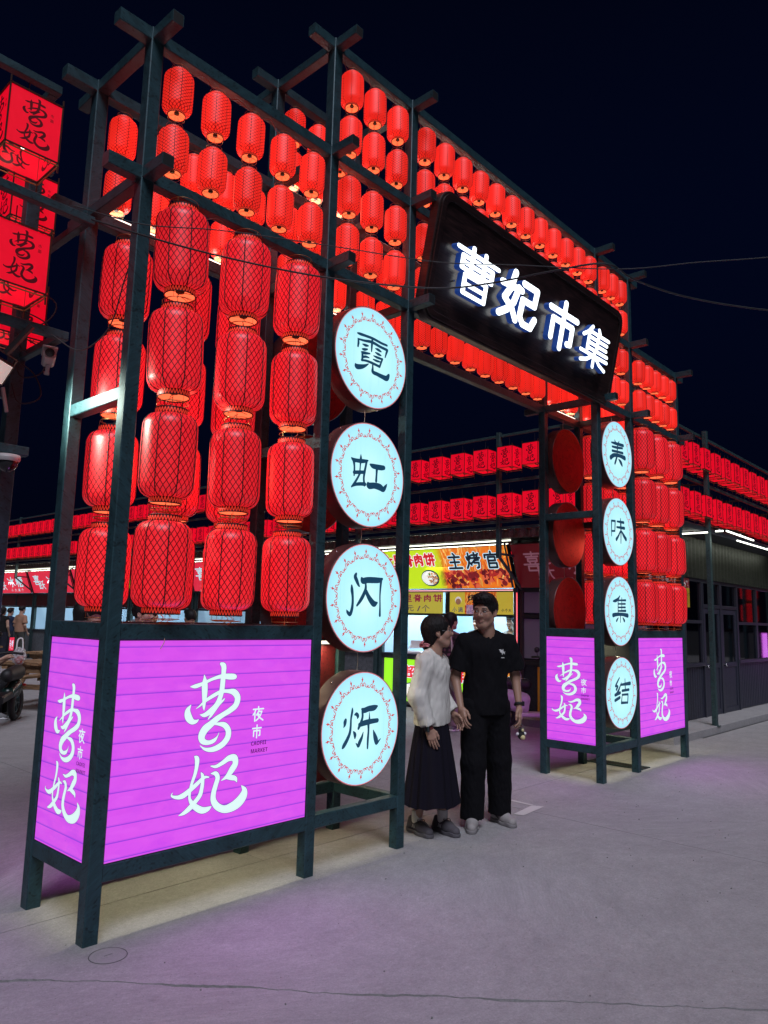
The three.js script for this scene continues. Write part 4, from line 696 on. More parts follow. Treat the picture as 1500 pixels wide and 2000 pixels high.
// ---------------------------------------------------------------- dark shop front on the right
{
  const b = thing('shop_building', 'dark glazed shop building with two doors and a corrugated fascia on a raised kerb', 'building', [0, 0.1, -0.95]);
  const fm = std({ color: col(0.03, 0.034, 0.05), roughness: 0.38, metalness: 0.3 }), glass = new THREE.MeshPhysicalMaterial({ color: col(0.35, 0.38, 0.45), transmission: 1, thickness: 0, roughness: 0.04, ior: 1.6, specularIntensity: 1 });
  const pn = std({ color: col(0.04, 0.045, 0.075), map: rep(steelMap, 0.9), roughness: 0.45, metalness: 0.1 });
  const window1 = (x0, x1) => {
    mesh('lower_panel', box(x0, x1, 0.02, 0.83, -0.05, -0.02), pn, b);
    for (let x = x0 + 0.1; x < x1 - 0.04; x += 0.1) mesh('groove_strip', box(x, x + 0.006, 0.03, 0.82, -0.021, -0.0165, 0.001), fm, b);
    const wn = mesh('window_frame', [box(x0, x1, 0.83, 0.89, -0.06, 0.02), box(x0, x1, 1.52, 1.57, -0.06, 0.005), box(x0, x1, 2.2, 2.25, -0.06, 0.005), box(x0, x0 + 0.05, 0.892, 2.198, -0.059, 0.004), box(x1 - 0.05, x1, 0.892, 2.198, -0.059, 0.004)], fm, b);
    mesh('pane', plate(x1 - x0 - 0.1, 0.63, (x0 + x1) / 2, 1.205, -0.03), glass, wn); mesh('pane', plate(x1 - x0 - 0.1, 0.63, (x0 + x1) / 2, 1.885, -0.03), glass, wn);
  };
  const door = (x0, x1) => {
    mesh('transom_frame', [box(x0, x1, 2.2, 2.25, -0.06, 0.006), box(x0, x1, 1.78, 1.84, -0.06, 0.006), box(x0, x0 + 0.05, 0, 2.198, -0.059, 0.01), box(x1 - 0.05, x1, 0, 2.198, -0.059, 0.01)], fm, b);
    mesh('pane', plate(x1 - x0 - 0.1, 0.36, (x0 + x1) / 2, 2.02, -0.03), glass, b);
    const d = mesh('door', [box(x0 + 0.055, x0 + 0.14, 0.01, 1.775, -0.045, -0.005), box(x1 - 0.14, x1 - 0.055, 0.01, 1.775, -0.045, -0.005), box(x0 + 0.14, x1 - 0.14, 0.01, 0.1, -0.044, -0.006), box(x0 + 0.14, x1 - 0.14, 0.78, 0.86, -0.044, -0.006), box(x0 + 0.14, x1 - 0.14, 1.69, 1.774, -0.044, -0.006), box(x0 + 0.14, x1 - 0.14, 0.1, 0.78, -0.035, -0.018)], pn, b);
    mesh('pane', plate(x1 - x0 - 0.28, 0.83, (x0 + x1) / 2, 1.275, -0.025), glass, d);
    mesh('handle', [lathe([[0.001, 0.05], [0.02, 0.05], [0.028, 0.035], [0.012, 0.015], [0.026, 0], [0.001, 0]].reverse(), 14).rotateX(Math.PI / 2).translate(x0 + 0.1, 0.82, -0.004)], M.chrome, d);
  };
  window1(8.72, 9.42); window1(9.42, 10.12); window1(10.12, 10.9); door(10.9, 11.78); door(11.78, 12.66); window1(12.66, 13.8); window1(13.8, 14.94); window1(14.94, 16.08); window1(16.08, 17.22); door(17.22, 18.1); window1(18.1, 19.2); window1(19.2, 20.3); window1(20.3, 21.4); window1(21.4, 22.5);
  mesh('inner_wall', [box(8.74, 22.5, 0, 2.9, -2.05, -1.95), box(8.74, 8.78, 0, 2.9, -1.95, -0.07), box(22.5, 22.54, 0, 2.9, -1.95, -0.07), box(8.78, 22.5, 2.86, 2.9, -1.95, -0.07), box(8.78, 22.5, -0.02, 0, -1.95, -0.07)], std({ color: col(0.02, 0.022, 0.03), roughness: 0.8 }), b);
  mesh('fascia', waves(13.8, 0.66, 0.17, 0.018).translate(15.6, 2.58, 0.03), std({ color: col(0.075, 0.08, 0.062), map: rep(steelMap, 0.9), roughness: 0.42, metalness: 0.35 }), b);
  mesh('roof_edge', [box(8.4, 22.5, 2.92, 3.0, -0.5, 0.42), box(8.4, 22.5, 2.25, 2.252, -0.06, 0.01, 0.0005)], M.wall, b);
  const pst = canvas(128, 256, (c, W, Hh) => { c.fillStyle = 'rgb(214,180,40)'; c.fillRect(0, 0, W, Hh); c.fillStyle = 'rgb(130,20,34)'; c.fillRect(0, 0, W, 86); for (let i = 0; i < 40; i++) { c.fillStyle = ['#d8a', '#eee', '#c33', '#731'][i % 4]; c.beginPath(); c.arc(rnd() * W, 20 + rnd() * 64, 8 * rnd() + 3, 0, 7); c.fill(); } text(c, ['xiao', 'da'], 40, 120, 44, 10, 9, 'rgb(120,90,20)'); });
  mesh('poster', plate(0.24, 0.46, 10.2, 2.0, 0.012), std({ map: pst, roughness: 0.5 }), b);
  const nm = thing('shop_sign', 'long dark red sign strip with pale characters behind the far tower', 'sign', [9.2, 2.29, -0.9]);
  mesh('strip', box(-0.62, 0.62, -0.1, 0.1, -0.02, 0), M.maroon, nm); mesh('lettering', plate(1.2, 0.18, 0, 0, 0.003), std({ map: canvas(512, 80, (c, W, Hh) => { c.fillStyle = 'rgb(96,14,22)'; c.fillRect(0, 0, W, Hh); text(c, ['xi'], 20, 14, 52, 0, 12, 'rgb(220,190,190)'); text(c, ['xiao', 'shi', 'tang', 'da', 'ji'], 140, 12, 56, 14, 12, 'rgb(220,190,190)'); }), roughness: 0.5 }), nm);
  const lm = std({ color: 0xffffff, emissive: col(0.95, 1, 0.86), emissiveIntensity: 3 });
  const tl = (x0, x1, z0, z1, w) => { const t = thing('light_tube', `white lamp tube under the shop eave, ${w}`, 'lamp', [(x0 + x1) / 2, 2.99, (z0 + z1) / 2]); mesh('tube', beam(V((x0 - x1) / 2, 0, (z0 - z1) / 2), V((x1 - x0) / 2, 0, (z1 - z0) / 2), 0.022, 0.022, 0.005), lm, t); mesh('clip', [box(-0.01, 0.01, 0.008, 0.03, -0.012, 0.012)], M.white, t); };
  tl(9.76, 9.76, -0.83, -0.43, 'nearest, beside the slim post'); tl(9.69, 9.69, -0.29, -0.18, 'shortest, right of the slim post'); tl(9.72, 11.2, -0.14, -0.2, 'long one over the doors'); tl(11.1, 14.6, -0.42, -0.46, 'longest, over the far windows');
  area(col(0.95, 1, 0.86), 11, 3.4, 0.05, [12.6, 2.96, -0.4], [12.6, 1.5, -0.75]); area(col(0.95, 1, 0.86), 11, 1.4, 0.05, [10.4, 2.96, -0.2], [10.4, 1.5, -0.75]);
  struct('kerb', boxUV(extrude(poly([[8.3, 0.47], [30, 0.47], [30, 5], [8.3, 5]]), 0.1, 0.01).rotateX(-Math.PI / 2)), M.concrete);
}

// ---------------------------------------------------------------- the next lantern stand along the shops, which the shop windows mirror
{
  const t = thing('lantern_stand', 'dark green lantern stand with a pink panel farther along the shops', 'stand', [18.5, 0, 0.62]);
  for (const x of [0, 1.0, 2.4]) for (const z of [0, 0.7]) mesh('post', box(x - 0.04, x + 0.04, 0, 3.0, z - 0.04, z + 0.04), M.steel, t);
  for (const z of [0, 0.7]) for (const y of [0.3, 1.45, 2.9]) mesh('rail', box(0.04, 2.36, y, y + 0.08, z - 0.035, z + 0.035), M.steel, t);
  const tx = panelTexture(1.3, 1.0, 0.4, 0.52, 0.95, 0.64);
  lightBox('pink backlit panel on the lantern stand farther along the shops', 1.3, 20.2, 0.92, 0.56, Math.PI, tx, 2.2);
  for (const [i, x] of [18.72, 19.08].entries()) for (const [j, y] of [2.52, 1.94].entries()) copy(pBig, [x, y, 0.62], i + j, `large red lantern on the far lantern stand, ${j ? 'lower' : 'upper'} ${i ? 'outer' : 'inner'} one`, 'large lanterns of the far stand');
}

// ---------------------------------------------------------------- people
function sdfMesh(f, lo, hi, cell, colour) { // surface nets over a box; f < 0 inside
  const n = [0, 1, 2].map((i) => Math.ceil((hi[i] - lo[i]) / cell) + 1), F = new Float32Array(n[0] * n[1] * n[2]), id = (i, j, k) => (k * n[1] + j) * n[0] + i;
  for (let k = 0; k < n[2]; k++) for (let j = 0; j < n[1]; j++) for (let i = 0; i < n[0]; i++) F[id(i, j, k)] = f(lo[0] + i * cell, lo[1] + j * cell, lo[2] + k * cell);
  const vi = new Int32Array(F.length).fill(-1), pos = [], idx = [];
  const E = []; for (let a = 0; a < 8; a++) for (const b of [1, 2, 4]) if (!(a & b)) E.push([a, a | b]);
  for (let k = 0; k < n[2] - 1; k++) for (let j = 0; j < n[1] - 1; j++) for (let i = 0; i < n[0] - 1; i++) {
    let m = 0; const v = []; for (let c = 0; c < 8; c++) { const q = F[id(i + (c & 1), j + ((c >> 1) & 1), k + (c >> 2))]; v.push(q); if (q < 0) m |= 1 << c; }
    if (m === 0 || m === 255) continue;
    let x = 0, y = 0, z = 0, s = 0;
    for (const [a, b] of E) if ((v[a] < 0) !== (v[b] < 0)) { const t = v[a] / (v[a] - v[b]); x += (a & 1) + ((b & 1) - (a & 1)) * t; y += ((a >> 1) & 1) + (((b >> 1) & 1) - ((a >> 1) & 1)) * t; z += (a >> 2) + ((b >> 2) - (a >> 2)) * t; s++; }
    vi[id(i, j, k)] = pos.length / 3; pos.push(lo[0] + (i + x / s) * cell, lo[1] + (j + y / s) * cell, lo[2] + (k + z / s) * cell);
  }
  const quad = (a, b, c, d, flip) => { if (a < 0 || b < 0 || c < 0 || d < 0) return; if (flip) idx.push(a, c, b, a, d, c); else idx.push(a, b, c, a, c, d); };
  for (let k = 1; k < n[2] - 1; k++) for (let j = 1; j < n[1] - 1; j++) for (let i = 1; i < n[0] - 1; i++) {
    const q = F[id(i, j, k)] < 0;
    if (q !== F[id(i + 1, j, k)] < 0) quad(vi[id(i, j - 1, k - 1)], vi[id(i, j, k - 1)], vi[id(i, j, k)], vi[id(i, j - 1, k)], !q);
    if (q !== F[id(i, j + 1, k)] < 0) quad(vi[id(i - 1, j, k - 1)], vi[id(i - 1, j, k)], vi[id(i, j, k)], vi[id(i, j, k - 1)], !q);
    if (q !== F[id(i, j, k + 1)] < 0) quad(vi[id(i - 1, j - 1, k)], vi[id(i, j - 1, k)], vi[id(i, j, k)], vi[id(i - 1, j, k)], !q);
  }
  const g = new THREE.BufferGeometry(), nor = [], h = cell * 0.6, C = [];
  for (let i = 0; i < pos.length; i += 3) {
    const [x, y, z] = [pos[i], pos[i + 1], pos[i + 2]], gx = f(x + h, y, z) - f(x - h, y, z), gy = f(x, y + h, z) - f(x, y - h, z), gz = f(x, y, z + h) - f(x, y, z - h), l = Math.hypot(gx, gy, gz) || 1;
    nor.push(gx / l, gy / l, gz / l); if (colour) C.push(...colour(x, y, z));
  }
  g.setAttribute('position', new THREE.Float32BufferAttribute(pos, 3)); g.setAttribute('normal', new THREE.Float32BufferAttribute(nor, 3)); g.setAttribute('uv', new THREE.Float32BufferAttribute(new Float32Array(pos.length / 3 * 2), 2));
  if (colour) g.setAttribute('color', new THREE.Float32BufferAttribute(C, 3));
  for (let i = 0; i < pos.length / 3; i++) g.attributes.uv.setXY(i, pos[i * 3] + pos[i * 3 + 2], pos[i * 3 + 1]);
  g.setIndex(idx); return g;
}
const smin = (a, b, k) => { const h = Math.max(k - Math.abs(a - b), 0) / k; return Math.min(a, b) - h * h * k * 0.25; };
// one tapered capsule: a, b joints, ra, rb radii, flat squeezes it front to back
function cap(a, b, ra, rb, flat = 1) {
  const [ax, ay, az] = a, bx = b[0] - ax, by = b[1] - ay, bz = (b[2] - az) / flat, l = bx * bx + by * by + bz * bz || 1e-9;
  return (x, y, z) => { const px = x - ax, py = y - ay, pz = (z - az) / flat, t = Math.max(0, Math.min(1, (px * bx + py * by + pz * bz) / l)); return (Math.hypot(px - bx * t, py - by * t, pz - bz * t) - (ra + (rb - ra) * t)) * (flat < 1 ? flat * 0.5 + 0.5 : 1); };
}
const ell = (c, r) => (x, y, z) => { const a = (x - c[0]) / r[0], b = (y - c[1]) / r[1], d = (z - c[2]) / r[2], k = Math.hypot(a, b, d); return (k - 1) * Math.min(...r) * (0.6 + 0.4 * Math.min(1, k)); };
const join = (list, k) => (x, y, z) => { let d = 1e9; for (const f of list) d = smin(d, f(x, y, z), k); return d; };
const mix3 = (a, b, t) => a.map((v, i) => v + (b[i] - v) * t);
const lerp3 = mix3;
function headField(female) {
  const parts = [
    ell([0, 0.035, -0.015], [0.076, 0.085, 0.094]), ell([0, -0.028, 0.022], [female ? 0.058 : 0.064, 0.075, 0.066]), cap([-0.014, female ? -0.09 : -0.095, 0.056], [0.014, female ? -0.09 : -0.095, 0.056], 0.019, 0.019),
    cap([-0.05, -0.058, 0.006], [-0.02, -0.094, 0.05], 0.02, 0.018), cap([0.05, -0.058, 0.006], [0.02, -0.094, 0.05], 0.02, 0.018), ell([-0.036, -0.022, 0.058], [0.026, 0.024, 0.024]), ell([0.036, -0.022, 0.058], [0.026, 0.024, 0.024]),
    cap([-0.034, 0.027, 0.072], [0.034, 0.027, 0.072], 0.012, 0.012),
  ];
  const base = join(parts, 0.03), nose = join([cap([0, 0.016, 0.083], [0, -0.022, 0.105], 0.0075, 0.0115), ell([-0.011, -0.028, 0.095], [0.009, 0.008, 0.01]), ell([0.011, -0.028, 0.095], [0.009, 0.008, 0.01])], 0.01);
  const lips = join([cap([-0.02, -0.059, 0.08], [0.02, -0.059, 0.08], 0.005, 0.005), cap([0, -0.058, 0.085], [0, -0.0675, 0.083], 0.006, 0.0072), cap([-0.015, -0.0675, 0.079], [0.015, -0.0675, 0.079], 0.006, 0.006)], 0.006);
  const ears = [-1, 1].map((s) => join([ell([s * 0.079, 0.0, -0.008], [0.01, 0.03, 0.019]), ell([s * 0.077, -0.022, 0], [0.008, 0.012, 0.01])], 0.008));
  const earHole = [-1, 1].map((s) => ell([s * 0.088, 0.002, -0.004], [0.007, 0.016, 0.009])), eye = [-1, 1].map((s) => ell([s * 0.032, 0.006, 0.091], [0.016, 0.009, 0.013])), neck = cap([0, -0.06, -0.022], [0, -0.2, -0.04], female ? 0.047 : 0.057, female ? 0.052 : 0.066);
  return (x, y, z) => {
    let d = smin(base(x, y, z), neck(x, y, z), 0.025);
    for (const e of eye) { const q = -e(x, y, z); d = -smin(-d, -q, 0.01); }
    d = smin(d, nose(x, y, z), 0.012); d = smin(d, lips(x, y, z), 0.007);
    const mo = cap([-0.013, -0.0625, 0.0888], [0.013, -0.0625, 0.0888], 0.0015, 0.0015)(x, y, z); d = Math.max(d, -mo);
    for (let i = 0; i < 2; i++) d = smin(d, Math.max(ears[i](x, y, z), -earHole[i](x, y, z)), 0.006);
    return d;
  };
}
function handField(s, curl) { // wrist at the origin, fingers down, palm towards the body; s = -1 right hand, 1 left hand
  const list = [cap([0, 0.02, 0], [0, -0.02, 0], 0.022, 0.024, 1), join([cap([0, -0.03, 0.02], [0, -0.085, 0.026], 0.014, 0.013), cap([0, -0.03, 0.005], [0, -0.09, 0.008], 0.015, 0.013), cap([0, -0.03, -0.012], [0, -0.087, -0.01], 0.014, 0.012), cap([0, -0.03, -0.022], [0, -0.078, -0.027], 0.013, 0.011)], 0.012)], fingers = [];
  const F = [[0.027, -0.088, [0.036, 0.024, 0.019], 0.0088], [0.009, -0.093, [0.041, 0.027, 0.02], 0.009], [-0.01, -0.089, [0.038, 0.025, 0.019], 0.0086], [-0.027, -0.08, [0.03, 0.019, 0.017], 0.0076]];
  for (const [z, y, L, r] of F) {
    let p = [0, y, z], a = curl * 0.5; for (let i = 0; i < 3; i++) { const q = [p[0] - s * Math.sin(a) * L[i], p[1] - Math.cos(a) * L[i], p[2] + z * 0.06]; fingers.push(cap(p, q, r * (1 - 0.07 * i), r * (0.93 - 0.09 * i))); p = q; a += curl; }
  }
  const th = join([cap([-s * 0.006, -0.022, 0.02], [-s * 0.014, -0.052, 0.044], 0.015, 0.0115), cap([-s * 0.014, -0.052, 0.044], [-s * 0.02, -0.082, 0.05], 0.0108, 0.0095), cap([-s * 0.02, -0.082, 0.05], [-s * 0.025, -0.106, 0.047], 0.0095, 0.0078)], 0.008);
  const palm = join(list, 0.016), fi = fingers;
  return (x, y, z) => { let d = smin(palm(x, y, z), th(x, y, z), 0.012), e = 1e9; for (const q of fi) e = Math.min(e, q(x, y, z)); return smin(d, e, 0.007); };
}
const skinM = new THREE.MeshPhysicalMaterial({ color: 0xffffff, vertexColors: true, roughness: 0.5, sheen: 0.2, sheenColor: new THREE.Color(0.5, 0.25, 0.2) });
const paintAll = (g, c) => { const n = g.attributes.position.count, a = new Float32Array(n * 3); for (let i = 0; i < n; i++) a.set(c, i * 3); g.setAttribute('color', new THREE.BufferAttribute(a, 3)); return g; };
const turnAbout = (g, c, rx, ry, rz = 0) => g.applyMatrix4(new THREE.Matrix4().makeTranslation(...c).multiply(new THREE.Matrix4().makeRotationFromEuler(new THREE.Euler(rx, ry, rz, 'YXZ'))));
const cloth = (r, g, b, ro = 0.9) => new THREE.MeshPhysicalMaterial({ specularIntensity: 0.3, color: col(r, g, b), roughness: ro, bumpMap: rep(fine, 6), bumpScale: 0.0006 });
function bounds(pts, pad) { const lo = [1e9, 1e9, 1e9], hi = [-1e9, -1e9, -1e9]; for (const p of pts) for (let i = 0; i < 3; i++) { lo[i] = Math.min(lo[i], p[i] - pad); hi[i] = Math.max(hi[i], p[i] + pad); } return [lo, hi]; }
// j: joints of a figure that faces +z with its left hand on +x, o: build, clothes and looks
function person(label, pos, ry, j, o) {
  const t = thing('person', label, 'person', pos, ry), c = o.cell ?? 0.02, fine2 = c < 0.015, k = o.k ?? 1, skin = o.skin ?? [0.42, 0.25, 0.18], P = (n) => mesh, R = (r) => r * k;
  const arms = ['R', 'L'].map((q) => [j['sh' + q], j['el' + q], j['wr' + q]]), legs = ['R', 'L'].map((q) => [j['hip' + q], j['kn' + q], j['an' + q]]);
  const torso = [cap(j.pelvis, j.waist, R(0.135), R(0.115), 0.72), cap(j.waist, j.chest, R(0.115), R(0.14), 0.7), cap(lerp3(j.shR, j.chest, 0.25), lerp3(j.shL, j.chest, 0.25), R(0.075), R(0.075), 0.8), cap(j.chest, j.neck, R(0.09), R(0.052), 0.8)];
  const body = join([...torso, cap(j.neck, j.headBase, R(0.05), R(0.047)), ...arms.flatMap(([s, e, w]) => [cap(s, e, R(0.05), R(0.038)), cap(e, w, R(0.039), R(0.025))]), ...legs.flatMap(([h, n, a]) => [cap(h, n, R(0.078), R(0.052)), cap(n, a, R(0.053), R(0.036))]), ...legs.map(([, , a]) => cap([a[0], 0.055, a[2] - 0.02], [a[0] , 0.05, a[2] + 0.03], 0.03, 0.024))], 0.03);
  const [lo, hi] = bounds([...arms.flat(), ...legs.flat(), j.neck, j.headBase, j.pelvis, j.chest], 0.16); lo[1] = Math.min(...legs.map((l) => l[2][1])) - 0.09;
  const parts = [paintAll(sdfMesh(body, lo, hi, fine2 ? 0.012 : c), skin)];
  // head
  const hf = headField(o.female), lip = mix3(skin, [0.3, 0.1, 0.09], 0.4), brow = [0.025, 0.018, 0.014];
  const hc = (x, y, z) => {
    if (Math.hypot(x / 0.02, (y + 0.063) / 0.0085) < 1 && z > 0.07) return lip;
    const bx = Math.abs(x); if (z > 0.05 && bx > 0.014 && bx < 0.05 && Math.abs(y - 0.0285 + (bx - 0.03) * (bx - 0.03) * 6) < 0.0042) return brow;
    return skin.map((v, i) => v * (1 + 0.06 * n3(x * 40, y * 40, z * 40 + i)) * (i ? 1 : 1 + 0.12 * Math.exp(-((bx - 0.04) ** 2 + (y + 0.02) ** 2) / 0.0008)));
  };
  const head = sdfMesh(hf, [-0.105, -0.2, -0.125], [0.105, 0.135, 0.13], fine2 ? 0.0034 : 0.011, hc), hr = o.head ?? [0, 0, 0], hs = o.headScale ?? k, place = (g) => turnAbout(g.scale(hs, hs, hs), j.head, ...hr);
  parts.push(place(head));
  // hands
  if (fine2) for (const [i, s, q] of [[0, -1, 'R'], [1, 1, 'L']]) {
    const g = paintAll(sdfMesh(handField(s, o['curl' + q] ?? 0.3), [-0.09, -0.2, -0.06], [0.09, 0.045, 0.08], 0.0036), skin), dir = V(...arms[i][2]).sub(V(...arms[i][1])).normalize();
    g.scale(k, k, k); g.rotateY(o['twist' + q] ?? 0); g.applyQuaternion(new THREE.Quaternion().setFromUnitVectors(V(0, -1, 0), dir)); g.translate(...arms[i][2]); parts.push(g);
  } else for (const [i] of [[0], [1]]) { const [, e, w] = arms[i], d = V(...w).sub(V(...e)).normalize(), tip = V(...w).addScaledVector(d, 0.14 * k).toArray(); parts.push(paintAll(sdfMesh(join([cap(w, mix3(w, tip, 0.6), 0.025, 0.03, 0.8), cap(mix3(w, tip, 0.6), tip, 0.026, 0.016), cap(mix3(w, tip, 0.25), [tip[0], mix3(w, tip, 0.6)[1], tip[2] + 0.04], 0.014, 0.011)], 0.015), ...bounds([w, tip], 0.07), 0.011), skin)); }
  const strip = (g) => { const q = g.index ? g.toNonIndexed() : g; return q; };
  mesh('body', mergeGeometries(parts.map(strip)), skinM, t);
  // eyes
  if (fine2) for (const s of [-1, 1]) {
    const e = mesh('eye', place(plain(new THREE.SphereGeometry(0.0118, 16, 10).scale(1, 0.62, 1).translate(s * 0.031, 0.0055, 0.0765))), std({ color: col(0.6, 0.58, 0.55), roughness: 0.15 }), t);
    mesh('iris', place(plain(new THREE.SphereGeometry(0.0058, 12, 8).scale(1, 1, 0.5).translate(s * 0.031 - 0.001 * (o.gaze ?? 0), 0.0055, 0.0866))), std({ color: col(0.015, 0.01, 0.008), roughness: 0.1 }), e);
    mesh('eyelid', place(plain(new THREE.TorusGeometry(0.0125, 0.0023, 6, 14, 2.6).rotateZ(0.27).scale(1.05, 0.55, 1).translate(s * 0.031, 0.0058, 0.0848))), std({ color: col(...skin.map((v) => v * 0.45)), roughness: 0.6 }), e);
  }
  // hair
  if (o.hairField) {
    const st = o.strand ?? [60, 10], hair = (x, y, z) => o.hairField(x, y, z) + (o.tuft ?? 0.002) * n3(x * st[0], y * st[1], z * st[0]) + (fine2 ? 0.0011 * n3(x * st[0] * 3.4, y * st[1] * 2, z * st[0] * 3.4) : 0);
    const hl = o.hairBox ?? [[-0.13, -0.16, -0.16], [0.13, 0.17, 0.14]];
    mesh('hair', place(sdfMesh(hair, hl[0], hl[1], fine2 ? 0.0042 : 0.012)), new THREE.MeshPhysicalMaterial({ color: col(...(o.hair ?? [0.007, 0.006, 0.006])), roughness: 0.55, specularIntensity: 0.5, bumpMap: rep(fine, 14, 2), bumpScale: 0.0012 }), t);
  }
  // top: torso with sleeves, cut at hem, cuffs and neckline
  const T = o.top;
  if (T) {
    const g = T.ease, hem = T.hem, fold = T.fold ?? 0.005;
    const tor = join([cap([j.pelvis[0], Math.max(j.pelvis[1], hem + 0.06), j.pelvis[2]], j.waist, R(0.14) + g * 1.2, R(0.128) + g * 1.1, 0.76), cap([j.pelvis[0], hem - 0.1, j.pelvis[2]], [j.pelvis[0], hem + 0.1, j.pelvis[2]], R(0.145) + g * 1.2, R(0.14) + g * 1.2, 0.76), cap(j.waist, j.chest, R(0.128) + g, R(0.148) + g * 0.8, 0.74), cap(lerp3(j.shR, j.chest, 0.3), lerp3(j.shL, j.chest, 0.3), R(0.07) + g * 0.5, R(0.07) + g * 0.5, 0.85), ...[j.shR, j.shL].map((q) => cap([j.neck[0] + 0.2 * (q[0] - j.neck[0]), j.neck[1] - 0.02, j.neck[2]], [q[0] * 0.95, q[1] - 0.004, q[2]], R(0.05) + 0.008, R(0.045) + g * 0.4)), cap(j.chest, [j.neck[0], j.neck[1] - 0.03, j.neck[2]], R(0.1), R(0.06) + 0.012, 0.85)], 0.05);
    const sl = arms.map(([s, e, w]) => {
      const long = T.sleeve > 1, end = long ? mix3(e, w, T.sleeve - 1) : mix3(s, e, T.sleeve), far = long ? w : e, d = V(...far).sub(V(...(long ? e : s))).normalize(), sg = T.sleeveEase ?? g;
      const f = join(long ? [cap(s, e, R(0.05) + sg * 0.5, R(0.05) + sg), cap(e, end, R(0.05) + sg, R(0.036) + sg * 0.75), cap(mix3(e, end, 0.93), end, R(0.036) + sg * 0.45, R(0.032) + sg * 0.3)] : [cap(s, mix3(s, e, T.sleeve * 1.15), R(0.052) + sg * 0.45, R(0.052) + sg * 1.35)], 0.03);
      return (x, y, z) => Math.max(f(x, y, z), (x - end[0]) * d.x + (y - end[1]) * d.y + (z - end[2]) * d.z);
    });
    const nk = cap([j.neck[0], j.neck[1] - (T.v ?? 0.01), j.neck[2] + 0.035], [j.headBase[0], j.headBase[1] + 0.1, j.headBase[2] + 0.03], R(T.neckR ?? 0.062), R((T.neckR ?? 0.062) + 0.02)), extra = T.extra;
    const fl = (x, y, z) => {
      let d = smin(tor(x, y, z), Math.min(sl[0](x, y, z), sl[1](x, y, z)), 0.028);
      if (extra) d = smin(d, extra(x, y, z), 0.012);
      d += fold * n3(x * 9, y * 4.5 + x * 4, z * 9) + fold * 0.5 * n3(x * 24 + 3, y * 10 - z * 12, z * 24);
      return Math.max(d, hem - y + 0.006 * Math.sin(x * 9 + z * 7), -nk(x, y, z));
    };
    const [l2, h2] = bounds([...arms.flat(), j.neck, j.pelvis, j.waist], 0.2); l2[1] = Math.min(hem, ...arms.map((a) => a[2][1])) - 0.05;
    const tm = mesh('top', sdfMesh(fl, l2, h2, fine2 ? 0.0095 : c), T.mat, t); t.userData.surf = fl; t.userData.topMesh = undefined; if (!fine2) delete t.userData.surf; delete t.userData.topMesh; o.fl = fl; delete t.userData.surf; o.topMesh = tm;
  }
  const B = o.bottom;
  if (B) {
    const g = B.ease, cut = B.cut ?? 0.07, f = join([cap([j.pelvis[0], j.pelvis[1] + 0.02, j.pelvis[2]], [j.pelvis[0], j.pelvis[1] - 0.05, j.pelvis[2]], R(0.14) + g * 0.5, R(0.135) + g * 0.6, 0.78), ...legs.flatMap(([h, n, a]) => [cap(h, n, R(0.09) + g, R(0.07) + g * 1.2), cap(n, [a[0], a[1] - 0.05, a[2] - 0.01], R(0.07) + g * 1.2, R(0.062) + g * 1.3)])], 0.03);
    const fl = (x, y, z) => Math.max(f(x, y, z), cut - y) + 0.004 * n3(x * 10, y * 5, z * 10) + 0.0028 * n3(x * 30, y * 14 + x * 6, z * 30);
    const [l3, h3] = bounds([...legs.flat(), j.pelvis], 0.2); l3[1] = cut - 0.03;
    mesh('trousers', sdfMesh(fl, l3, h3, fine2 ? 0.01 : c), B.mat, t);
  }
  if (o.shoes) legs.forEach(([, , a], i) => {
    const yaw = o.shoes.yaw?.[i] ?? 0, S2 = o.shoes, cc = fine2 ? 0.0055 : 0.014, gp = new THREE.Group();
    const up = join([cap([0, 0.05, -0.045], [0, 0.04, -0.055], 0.037, 0.04), cap([0, 0.062, -0.02], [0, 0.05, 0.06], 0.038, 0.041, 1), cap([0, 0.045, 0.06], [-0.004, 0.036, 0.145], 0.043, 0.034), cap([0, 0.075, -0.04], [0, 0.1, -0.035], 0.036, 0.039)], 0.03), mouth = cap([0, 0.1, -0.035], [0, 0.16, -0.03], 0.031, 0.034);
    const upF = (x, y, z) => Math.max(Math.max(up(x, y, z), 0.018 - y), -mouth(x, y, z), y - 0.118 - z * 0.1), soF = (x, y, z) => Math.max(up(x, Math.max(y, 0.03), z) - 0.006, y - 0.028 - 0.05 * Math.max(0, -z - 0.02) - 0.004 * Math.sin(z * 60), 0.002 - y);
    const put = (n, g, m, par) => mesh(n, g.rotateY(yaw).translate(a[0], a[1] - 0.09, a[2]), m, par), sh = put('shoe', sdfMesh(upF, [-0.06, 0.005, -0.11], [0.06, 0.135, 0.2], cc), S2.mat, t);
    put('sole', sdfMesh(soF, [-0.066, -0.012, -0.115], [0.066, 0.05, 0.205], cc), S2.sole, sh);
    if (fine2) {
      put('laces', mergeGeometries([0, 1, 2, 3].map((q) => tube([V(-0.024, 0.085 - q * 0.006, 0.03 + q * 0.022), V(0, 0.1 - q * 0.009, 0.028 + q * 0.022), V(0.024, 0.085 - q * 0.006, 0.034 + q * 0.022)], 0.0028, 8, 4)).concat([tube([V(0, 0.1, 0.03), V(-0.03, 0.103, 0.045), V(-0.028, 0.088, 0.055), V(0, 0.098, 0.032)], 0.0022, 12, 4), tube([V(0, 0.1, 0.03), V(0.03, 0.1, 0.05), V(0.034, 0.08, 0.052)], 0.0022, 10, 4)])), S2.lace, sh);
